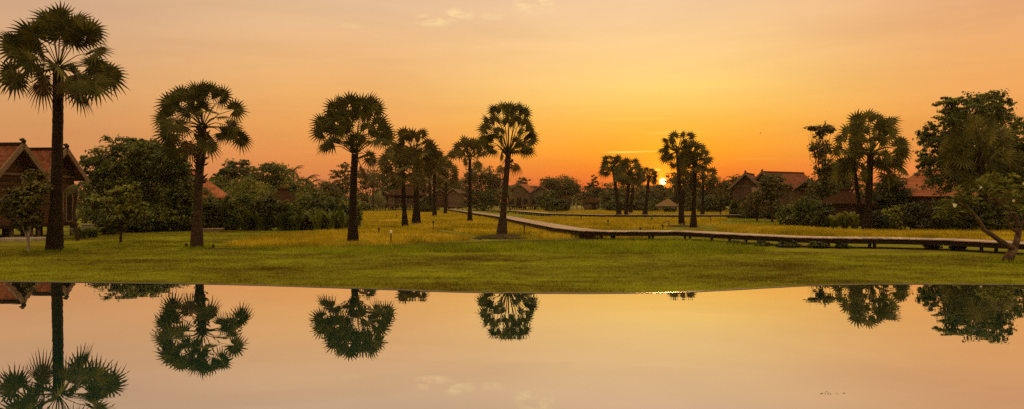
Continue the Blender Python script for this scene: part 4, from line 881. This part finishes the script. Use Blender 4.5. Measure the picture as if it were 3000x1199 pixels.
# ------------------------------------------------------------------ houses
def rot2(v, a): return np.array([v[0] * math.cos(a) - v[1] * math.sin(a), v[0] * math.sin(a) + v[1] * math.cos(a)])
def gable_body(root, apex, nang, halfw, length, z_apex, z_eave, z_floor, mats, front_in=.7, stilts=True, overhang=.35, barge=.16, window=None, door=None, gable_board=True, wall=True, finial=True, wall_mat='wall_board', z_ground=0.0, stilt_mat='wood', back=True, opening=None):
    """apex: (x, y) of the front ridge end; nang: direction the gable faces; builds roof, walls, bargeboards, stilts, openings"""
    n_ = np.array([math.cos(nang), math.sin(nang), 0]); t_ = np.array([-math.sin(nang), math.cos(nang), 0]); A = np.array([apex[0], apex[1], 0.0])
    def W3(s, f, zz): return A + t_ * s - n_ * f + np.array([0, 0, zz])      # s across the gable, f back from the gable
    th = .12
    rf = MB()
    for sg in (-1, 1):
        rf.slab([W3(0, 0, z_apex), W3(sg * halfw, 0, z_eave), W3(sg * halfw, length, z_eave), W3(0, length, z_apex)], th)
    rf_o = rf.build('roof', M[mats], root)
    rg = MB(); rg.beam(W3(0, -.02, z_apex + .05), W3(0, length + .02, z_apex + .05), .26, .16); rg.build('ridge_cap', M['wood_dark'], root)
    for sg in (-1, 1):
        bb = MB(); dr = unit(W3(sg * halfw, 0, z_eave) - W3(0, 0, z_apex)); e0 = W3(0, -.05, z_apex - .04); e1 = W3(sg * halfw, -.05, z_eave - .04) + dr * .18
        bb.beam(e0, e1, .07, barge * 2, up=unit(np.cross(dr, n_))); bb.build('bargeboard', M['wood_pale'], root)
    if finial:
        fb = MB(); c0 = W3(0, -.02, z_apex + .10)
        fb.tube([c0, c0 + n_ * .04 + (0, 0, .10), c0 - n_ * .06 + (0, 0, .20), c0 - n_ * .25 + (0, 0, .22)], [.12, .14, .13, .05], 7); fb.build('finial', M['wood_dark'], root)
    if wall:
        hw = halfw - overhang; zt = z_apex - (z_apex - z_eave) * (hw / halfw) - th - .04; za = z_apex - th - .12
        fi = front_in; L2 = length - (overhang if back else 0)
        wb = MB()
        v = [W3(-hw, fi, z_floor), W3(hw, fi, z_floor), W3(hw, fi, zt), W3(0, fi, za), W3(-hw, fi, zt), W3(-hw, L2, z_floor), W3(hw, L2, z_floor), W3(hw, L2, zt), W3(0, L2, za), W3(-hw, L2, zt)]
        wb.add(v, [(0, 1, 2, 3, 4), (9, 8, 7, 6, 5), (1, 6, 7, 2), (5, 0, 4, 9), (0, 5, 6, 1)]); wb.build('wall', M[wall_mat], root)
        if gable_board:
            gb = MB(); gb.beam(W3(-hw - .02, fi - .05, zt), W3(hw + .02, fi - .05, zt), .08, .14); gb.build('tie_beam', M['wood_pale'], root)
        for (s0, s1, z0, z1_, kind) in (opening or ()):
            fr_ = MB(); pad = .07
            for a, b in (((s0, z0), (s1, z0)), ((s0, z1_), (s1, z1_)), ((s0, z0), (s0, z1_)), ((s1, z0), (s1, z1_))):
                fr_.beam(W3(a[0], fi - .04, a[1]), W3(b[0], fi - .04, b[1]), .08, .08, up=(n_ + (0, 0, .001)))
            fo = fr_.build(kind, M['wood_pale'], root)
            pn = MB(); pn.slab([W3(s0 + .03, fi - .02, z0 + .03), W3(s1 - .03, fi - .02, z0 + .03), W3(s1 - .03, fi - .02, z1_ - .03), W3(s0 + .03, fi - .02, z1_ - .03)], .01)
            po = pn.build('panel', M['wood_dark'], fo) if False else pn.build('pane' if kind == 'window' else 'panel', M['wood_dark'], root)
            po.parent = fo; fo_loc = np.array(root.location)
    if stilts:
        for s in (-halfw * .78, 0, halfw * .78):
            for f_ in np.arange(.8, length, 2.4):
                p = W3(s, f_, 0); mp = MB(); mp.tube([(p[0], p[1], -.1), (p[0], p[1], z_floor + .02)], [.15, .14], 10); mp.build('stilt', M[stilt_mat], root)
        fb = MB(); c0 = W3(0, length / 2 + .2, z_floor - .09); fb.box(c0, (length - .6, 2 * (halfw - overhang) + .3, .14), nang); fb.build('floor_frame', M['wood_dark'], root)

n5 = R(-5)
rt = thing('stilt_house', (-30.8, 44.5, 0), 'red tiled wooden stilt house with twin gables at the left edge', 'house')
gable_body(rt, (-30.8, 43.0), n5, 2.0, 8.5, 5.98, 3.93, .85, 'red_tile', opening=[(.3, 1.2, 1.3, 3.0, 'door')])
gable_body(rt, (-30.65, 46.95), n5, 2.0, 8.5, 5.98, 3.93, .85, 'red_tile', opening=[(-.3, .5, 1.7, 3.0, 'window'), (.8, 1.4, 1.0, 3.0, 'door')])
mb = MB(); mb.box((-31.45, 40.95 + .35, 1.72), (.9, .06, 1.7), n5); mb.box((-31.8, 42.0, 1.72), (.06, 2.0, 1.72), n5); mb.build('woven_screen', M['wattle'], rt)
mb = MB(); mb.slab([(-32.3, 40.9, .16), (-28.9, 40.6, .16), (-28.3, 42.9, .16), (-32.2, 43.3, .16)], .16)
tag(mb.build('stone_terrace', M['stone']), 'low pale stone terrace slab in front of the stilt house', 'terrace')
mb = MB(); mb.box((-28.6, 46, .4), (.55, .45, .8), .1); mb.box((-28.6, 46, .83), (.65, .55, .06), .1)
tag(mb.build('stone_pedestal', M['stone']), 'short square stone pedestal beside the small drooping palm', 'pedestal')
# left middle: steep red roof behind palm two
d0 = 70.0
rt = thing('red_roof_house', (-34.0, 73.0, 0), 'house with a plain orange red roof slope behind the stubby palm', 'house')
gable_body(rt, (-34.9, 75.0), R(60), 6.2, 9.0, 5.76, 2.78, 1.0, 'red_tile_far', stilts=True, finial=False, overhang=.5, barge=.06)
# huts
def hip_hut(name, x0, x1, ridge0, ridge1, y_top, y_eave, d, label, z_base=.0, wall_mat='wall_board', wall_px=None, mat='thatch', open_=False, group=None, depth=None, cat='hut', eave_thick=.22, top_knob=False):
    k = d / F; xa, xb = P(x0, 0, d)[0], P(x1, 0, d)[0]; ra, rb = P(ridge0, 0, d)[0], P(ridge1, 0, d)[0]; zt = P(0, y_top, d)[2]; ze = P(0, y_eave, d)[2]
    cx = (xa + xb) / 2; hw = (xb - xa) / 2; hd = depth or hw
    dc = d + hd
    root = thing(name, (cx, dc, 0), label, cat, group)
    rf = MB(); rows = 5
    prev = None
    for i in range(rows + 1):
        u = i / rows; zz = zt + (ze - zt) * (u ** .92)
        x_l = ra + (xa - ra) * u; x_r = rb + (xb - rb) * u; dd = max(.02, hd * u)
        jit = lambda: random.uniform(-.02, .02)
        ring = [np.array([x_l + jit(), dc - dd, zz]), np.array([x_r + jit(), dc - dd, zz]), np.array([x_r, dc + dd, zz]), np.array([x_l, dc + dd, zz])]
        if prev is not None:
            for j in range(4):
                rf.slab([prev[j], prev[(j + 1) % 4], ring[(j + 1) % 4] + (0, 0, -.03), ring[j] + (0, 0, -.03)], eave_thick)
        prev = [p + np.array([0, 0, .03]) for p in ring]
    # ragged fringe
    for j in range(4):
        a, b_ = prev[j], prev[(j + 1) % 4]; L = np.linalg.norm(b_ - a); m_ = int(L / .22)
        for q_ in range(m_):
            u = (q_ + random.random()) / m_; p = a * (1 - u) + b_ * u; tn = unit(b_ - a)
            rf.add([p - tn * .14 + (0, 0, -.18), p + tn * .14 + (0, 0, -.18), p + (0, 0, -.30 - random.random() * .22)], [(0, 1, 2)])
    rf.build('roof', M[mat], root)
    rc = MB(); rc.tube([(ra - .25, dc, zt + .06), (rb + .25, dc, zt + .06)], [.16, .16], 8); rc.build('ridge_cap', M[mat], root)
    if not open_:
        wx0, wx1 = (P(wall_px[0], 0, d)[0], P(wall_px[1], 0, d)[0]) if wall_px else (xa + hw * .18, xb - hw * .18)
        wb = MB(); wb.box(((wx0 + wx1) / 2, dc, (ze + z_base) / 2 + .1), (wx1 - wx0, hd * 1.6, ze - z_base + .1)); wb.build('wall', M[wall_mat], root)
        db = MB(); db.box(((wx0 + wx1) / 2 + .2 * (wx1 - wx0), dc - hd * .8 - .03, z_base + 1.0), (.9, .06, 1.9)); db.build('door', M['wood_dark'], root)
    else:
        for sx in (-.8, .8):
            for sy in (-.8, .8):
                mp = MB(); mp.tube([(cx + sx * hw, dc + sy * hd, -.1), (cx + sx * hw, dc + sy * hd, ze + .05)], [.13, .12], 8); mp.build('post', M['wood_pale'], root)
        fb = MB(); fb.box((cx, dc, .45), (hw * 1.6, hd * 1.6, .12)); fb.build('floor', M['wood'], root)
        rb_ = MB()
        for sy in (-.8, .8): rb_.beam((cx - hw * .8, dc + sy * hd, .95), (cx + hw * .8, dc + sy * hd, .95), .08, .08)
        rb_.build('railing', M['wood'], root)
    return root
hip_hut('thatched_hut', 655, 742, 690, 706, 477, 512, 72, 'thatched hut whose peaked roof rises out of the hedge', mat='thatch')
rt = thing('garden_hut', P(841, 530, 74) * (1, 1, 0), 'tiny pale roofed hut at the right end of the long hedge', 'hut')
gable_body(rt, (P(846, 0, 74)[0], 74), R(-60), .9, 2.0, P(0, 513, 74)[2], P(0, 522, 74)[2], .3, 'thatch_pale', stilts=False, finial=False, overhang=.2, barge=.05, z_ground=0)
# pavilion with platform
rt = hip_hut('thatched_pavilion', 971, 1062, 1008, 1036, 466, 491, 161, 'wide thatched pavilion raised on posts with a railed balcony', open_=True, cat='pavilion', depth=4.2)
k = 161 / F; mb = MB(); xa, xb = P(978, 0, 161)[0], P(1080, 0, 161)[0]
mb.box(((xa + xb) / 2, 161 + 4.5, 1.72), (xb - xa, 9.0, .22)); mb.build('platform', M['wood'], rt)
mb = MB()
mb.beam((xa, 161.1, 2.95), (xb, 161.1, 2.95), .1, .1)
for x in np.arange(xa, xb, .35): mb.box((x, 161.1, 2.4), (.08, .05, 1.1))
mb.build('balcony_railing', M['wood_pale'], rt)
mb = MB(); mb.box(((xa + xb) / 2 - 1.2, 161 + 7, 2.6), (xb - xa - 3, 3.0, 2.4)); mb.build('wall', M['wall_board'], rt)
for x in np.linspace(xa + .2, xb - .2, 5):
    for yy in (161.3, 169.5):
        mp = MB(); mp.tube([(x, yy, -.1), (x, yy, 1.62)], [.17, .17], 8); mp.build('stilt', M['wood_pale'] if yy < 165 else M['wood'], rt)
for k_, (ax, ay, e_, hw, dd, na, lb, ln) in enumerate([(961, 480, 492, 1.9, 178, R(-95), 'small gabled hut half hidden left of the thatched pavilion', 5), (1106, 476, 497, 3.6, 172, R(-75), 'brown gabled house tucked right of the pavilion behind the slim palm', 8), (1139, 474, 486, 1.7, 168, R(-105), 'small pale gable end left of the boardwalk start', 5)]):
    p = P(ax, ay, dd); rt = thing('gabled_hut', (p[0], p[1] + 2, 0), lb, 'house')
    gable_body(rt, (p[0], p[1]), na, hw, ln, p[2], P(0, e_, dd)[2], 1.0, 'brown_tile', finial=False, overhang=.3, barge=.12, wall_mat='wall_grey' if k_ == 2 else 'wall_board', stilts=True, front_in=.4)
# twin gabled house
dd = 196; rt = thing('twin_gabled_house', P(1335, 0, dd) * (1, 1, 0), 'far wooden house with two broad gables beside the coconut palm', 'house')
for ax, ay in ((1304, 461), (1360, 468)):
    p = P(ax, ay, dd); ze = P(0, 485, dd)[2]
    gable_body(rt, (p[0], p[1]), R(-106), 3.5, 9, p[2], ze - (.3 if ax > 1330 else 0), 1.0, 'red_tile_far', finial=False, overhang=.35, barge=.17, wall_mat='wall_grey', front_in=.4, stilts=True,
               opening=[(-2.7, -1.3, 1.5, 3.2, 'window'), (-.9, .9, 1.05, 3.6, 'door'), (1.3, 2.7, 1.5, 3.2, 'window')])
    mb = MB(); mb.beam((p[0], dd - .1, 0), (p[0], dd - .1, p[2] - .4), .3, .3); mb.build('post', M['wood_pale'], rt)
hip_hut('thatched_hut', 1403, 1437, 1418, 1423, 491, 509, 184, 'small cone roofed thatched hut right of the garden tree', wall_mat='wall_board')
hip_hut('thatched_hut', 1467, 1509, 1482, 1489, 491, 510, 178, 'thatched hut with pale plank wall under the pointed tree', wall_mat='wall_grey', wall_px=(1473, 1504))
hip_hut('thatched_shelter', 1658, 1708, 1683, 1688, 500, 518.5, 150, 'open thatched shelter with a pale roof below the sun', mat='thatch_pale', open_=True, cat='shelter')
q = crown_points([(P(1686, 528, 140), 1.5, .8, .55)], 900, .3, 20, .3); q[:, 2] = np.abs(q[:, 2]); v = leaf_quads(q, .28)
tag(np_mesh('shrub', v, np.arange(len(v)).reshape(-1, 4), M['leaf_dark']), 'flat dark bush right in front of the open thatched shelter', 'shrub', 'low shrubs at the far edge of the fields')
# right house
dd = 100.0; rt = thing('long_house', P(1940, 0, dd) * (1, 1, 0), 'long wooden house with a red tiled roof and twin gables in the right garden', 'house')
p = P(1875, 436, dd); nr = R(-158)
gable_body(rt, (p[0], p[1]), R(-118), 2.3, 8, p[2], P(0, 473, dd)[2], 1.0, 'red_tile', finial=True, overhang=.45, wall_mat='wall_board_up', barge=.15, opening=[(-.4, .4, 1.2, 3.0, 'door')])
p = P(1917, 433, dd + 2)
gable_body(rt, (p[0], p[1]), R(-150), 3.0, 9.5, p[2], P(0, 472, dd)[2], 1.0, 'red_tile', finial=True, overhang=.45, wall_mat='wall_board_up', barge=.15, opening=[(-.8, .2, 1.4, 2.8, 'window')])
mb = MB(); a = P(1898, 478, 97.5); mb.slab([a + (0, 1.2, .35), P(1950, 474, 97.5) + (0, 1.2, .35), P(1955, 490, 95.5), P(1892, 492, 95.5)], .1); mb.build('porch_roof', M['brown_tile'], rt)
for x in (1896, 1950):
    b_ = P(x, 0, 95.8); mp = MB(); mp.tube([(b_[0], b_[1], -.1), (b_[0], b_[1], P(0, 491, 95.8)[2])], [.1, .1], 8); mp.build('porch_post', M['wood'], rt)
p = P(2027, 456, 90); rt = thing('gabled_hut', (p[0] + 1, p[1] + 1, 0), 'grey roofed gabled hut before the right end of the long red roof', 'house')
gable_body(rt, (p[0], p[1]), R(-150), 1.9, 6.0, p[2], P(0, 476, 90)[2], .8, 'brown_tile', finial=False, overhang=.4, barge=.1, wall_mat='wall_board')
hip_hut('thatched_hut', 2098, 2210, 2148, 2156, 478, 512, 66, 'conical thatched hut behind the bowed palm in the right hedge', wall_mat='wall_board')
dd = 76.0; p = P(2312, 431, dd); rt = thing('steep_roofed_house', (p[0] + 2, p[1] + 2, 0), 'house with a broad steep salmon red roof left of the big tree', 'house')
gable_body(rt, (45.3, 76.0), R(120), 6.2, 10.0, 5.76, 2.95, 1.0, 'red_tile_far', finial=False, overhang=.5, barge=.06)

# ------------------------------------------------------------------ small things in the fields
def mound(px, py, rx, ry, h, label, mat='soil'):
    g = G(px, py); mb = MB(); n = 26; rings = 6; v = [g + (0, 0, h)]
    for j in range(1, rings + 1):
        for i in range(n):
            a = 2 * math.pi * i / n; u = j / rings; zz = h * (math.cos(u * math.pi / 2) ** .8) * random.uniform(.8, 1.1) if j < rings else -.05
            w_ = 1 + .10 * math.sin(3 * a + px) + random.uniform(-.05, .05)
            v.append(g + np.array([math.cos(a) * rx * u * w_, math.sin(a) * ry * u * w_, zz]))
    f = [(0, 1 + i, 1 + (i + 1) % n) for i in range(n)]
    for j in range(rings - 1):
        for i in range(n): a0 = 1 + j * n; f.append((a0 + i, a0 + n + i, a0 + n + (i + 1) % n, a0 + (i + 1) % n))
    mb.add(v, f); return tag(mb.build('soil_mound', M[mat], smooth=True), label, 'mound', 'mounds around the palm feet')
mound(1268, 601, 2.0, .9, .30, 'long dark soil mound at the foot of the leaning palm')
mound(1708, 571, 2.4, 1.0, .16, 'dark soil mound left of the black trunked palm')
mound(1602, 548, 3.2, 2.0, .18, 'low grassy mound between the palms left of the sun', 'lawn')
mound(1744, 577, 3.0, 1.2, .12, 'low green mound under the black trunked palm', 'lawn')
mound(888, 614, 1.9, 1.2, .14, 'small green mound under the palm at the hedge end', 'lawn')
def stake(px, y_top, y_base, label, head='lamp', white=False):
    g = G(px, y_base); k = g[1] / F; h = CAMZ + (HY - y_top) * k
    root = thing('garden_lamp', g, label, 'garden lamp', 'stake lamps standing in the paddies')
    mb = MB(); mb.tube([g + (0, 0, -.1), g + (0, 0, h - .16)], [.035, .03], 8); mb.build('post', M['dark_metal'], root)
    mb = MB(); mb.tube([g + (0, 0, h - .18), g + (0, 0, h - .15), g + (0, 0, h - .02), g + (0, 0, h)], [.04, .075, .075, .05], 10); mb.build('lamp_head', M['lamp_glass'] if white else M['dark_metal'], root)
    return root
for a in [(953, 573, 594, 'dark lamp stake behind the white topped one'), (983.7, 580, 615, 'lamp stake with a white top standing nearest the lawn', 'lamp', True), (1090, 556.5, 577, 'dark lamp stake near the foot of the pavilion palms'),
          (1319, 567, 592, 'dark lamp stake right of the leaning palm'), (1490.5, 585, 602, 'lamp stake before the bend of the boardwalk', 'lamp', True), (1529.5, 553, 571.5, 'dark lamp stake in the paddy beyond the boardwalk bend'),
          (1666.5, 565, 578, 'stout short stake left of the fallen pole'), (1788, 543, 563, 'dark lamp stake right of the black trunked palm'), (998, 541, 550, 'tiny far lamp stake left of the pavilion palms'),
          (1611, 573, 580, 'short stake just behind the long deck'), (1917, 579, 588, 'short lamp stake in the golden strip at the right'), (1384, 536, 545, 'tiny lamp stake where the far boardwalk turns'), (1640, 548, 560, 'thin lamp stake between the palms beside the sun'), (1462, 545, 556, 'thin far lamp stake left of the leaning trio')]:
    stake(*a)
a = P(1668, 564.5, 72); b_ = P(1700, 563, 76)
mb = MB(); mb.tube([G(1668, 577) + (0, 0, .55), G(1690, 577) * (1, 1, 0) + (.1, 2, .62), G(1700, 577) * (1, 1, 0) + (.2, 3.4, .62)], [.05, .05, .045], 8)
mb.tube([G(1700, 577) * (1, 1, 0) + (.2, 3.4, -.1), G(1700, 577) * (1, 1, 0) + (.2, 3.4, .6)], [.04, .04], 6)
tag(mb.build('pole_rail', M['wood_pale']), 'low horizontal pole rail in the paddy left of the twin palms', 'rail')
mb = MB(); g1_ = G(511, 584); g2_ = G(563, 583)
mb.beam((g1_[0], g1_[1], .22), (g2_[0], g2_[1], .22), 1.4, .07); mb.beam((g1_[0], g1_[1] - .72, .10), (g2_[0], g2_[1] - .72, .10), .07, .2)
tag(mb.build('wooden_platform', M['wood_pale']), 'low wooden platform step beside the foot of the stubby palm', 'platform')
mb = MB(); g1_ = G(1935, 552)
mb.box((g1_[0] + .3, g1_[1], .12), (2.0, .6, .24)); tag(mb.build('stone_bench', M['stone']), 'pale low stone bench on the lawn before the long red roofed house', 'bench')
mb = MB(); g1_ = G(2340, 581)
mb.box((g1_[0], g1_[1] - .5, .40), (2.6, .7, .07))
for sx in (-1.1, 1.1): mb.box((g1_[0] + sx, g1_[1] - .5, .18), (.12, .6, .37))
tag(mb.build('garden_bench', M['wood']), 'low wooden garden bench in front of the dark right hedge', 'bench')
for px, py, r_, lb in ((468, 625, .10, 'small dark stone left of the stubby palm foot'), (536, 625, .08, 'tiny dark stone right of the stubby palm foot')):
    g = G(px, py); mb = MB(); mb.tube([g + (0, 0, -.02), g + (0, 0, r_), g + (.01, 0, r_ * 2.0), g + (0, 0, r_ * 2.6)], [r_ * .8, r_, r_ * .8, r_ * .3], 8, .15)
    tag(mb.build('stone', M['soil'], smooth=True), lb, 'stone')
# fallen bits floating on the pool
for (px, py, lb) in ((2085, 990, 'small patch of dark debris floating on the pool at the lower right'),):
    d = (CAMZ - WZ) * F / (py - HY); c0 = np.array([(px - CX) / F * d, d, WZ + .003]); mb = MB()
    for _ in range(12):
        o = c0 + np.array([rng.normal() * .05, rng.normal() * .035, random.uniform(0, .002)]); a_ = random.uniform(0, 3.1); l_ = random.uniform(.003, .007)
        dx = np.array([math.cos(a_), math.sin(a_), 0]) * l_; dy = np.array([-math.sin(a_), math.cos(a_), 0]) * l_ * .5
        mb.slab([o - dx, o - dy, o + dx, o + dy], .002)
    tag(mb.build('floating_leaves', M['soil']), lb, 'leaf litter', None)
# bird
bd = 200; c0 = P(1913, 335.6, bd); mb = MB()
mb.tube([c0 + (-.30, 0, 0), c0 + (-.12, 0, .03), c0 + (.14, 0, .03), c0 + (.34, 0, .02)], [.02, .09, .08, .02], 8)
mb.add([c0 + (-.1, 0, .05), c0 + (.14, 0, .05), c0 + (.02, -.45, .16), c0 + (-.1, -.8, .05)], [(0, 1, 2, 3)]); mb.add([c0 + (-.1, 0, .05), c0 + (.14, 0, .05), c0 + (.02, .45, .16), c0 + (-.1, .8, .05)], [(0, 1, 2, 3)])
tag(mb.build('bird', M['dark_metal']), 'small dark bird gliding in the orange sky right of the sun', 'bird')

# ------------------------------------------------------------------ haze
m, t, out = material('haze')
pv = t.n('ShaderNodeVolumePrincipled'); pv.inputs['Color'].default_value = (1.0, .80, .55, 1); pv.inputs['Density'].default_value = 0.00011; pv.inputs['Anisotropy'].default_value = 0.35
t.inp(out.inputs['Volume'], pv.outputs[0])
mb = MB(); mb.box((0, 141, 11.9), (640, 302, 26.2)); hz = mb.build('haze', m); tag(hz, 'thin warm evening haze over the fields', None, None, 'stuff')
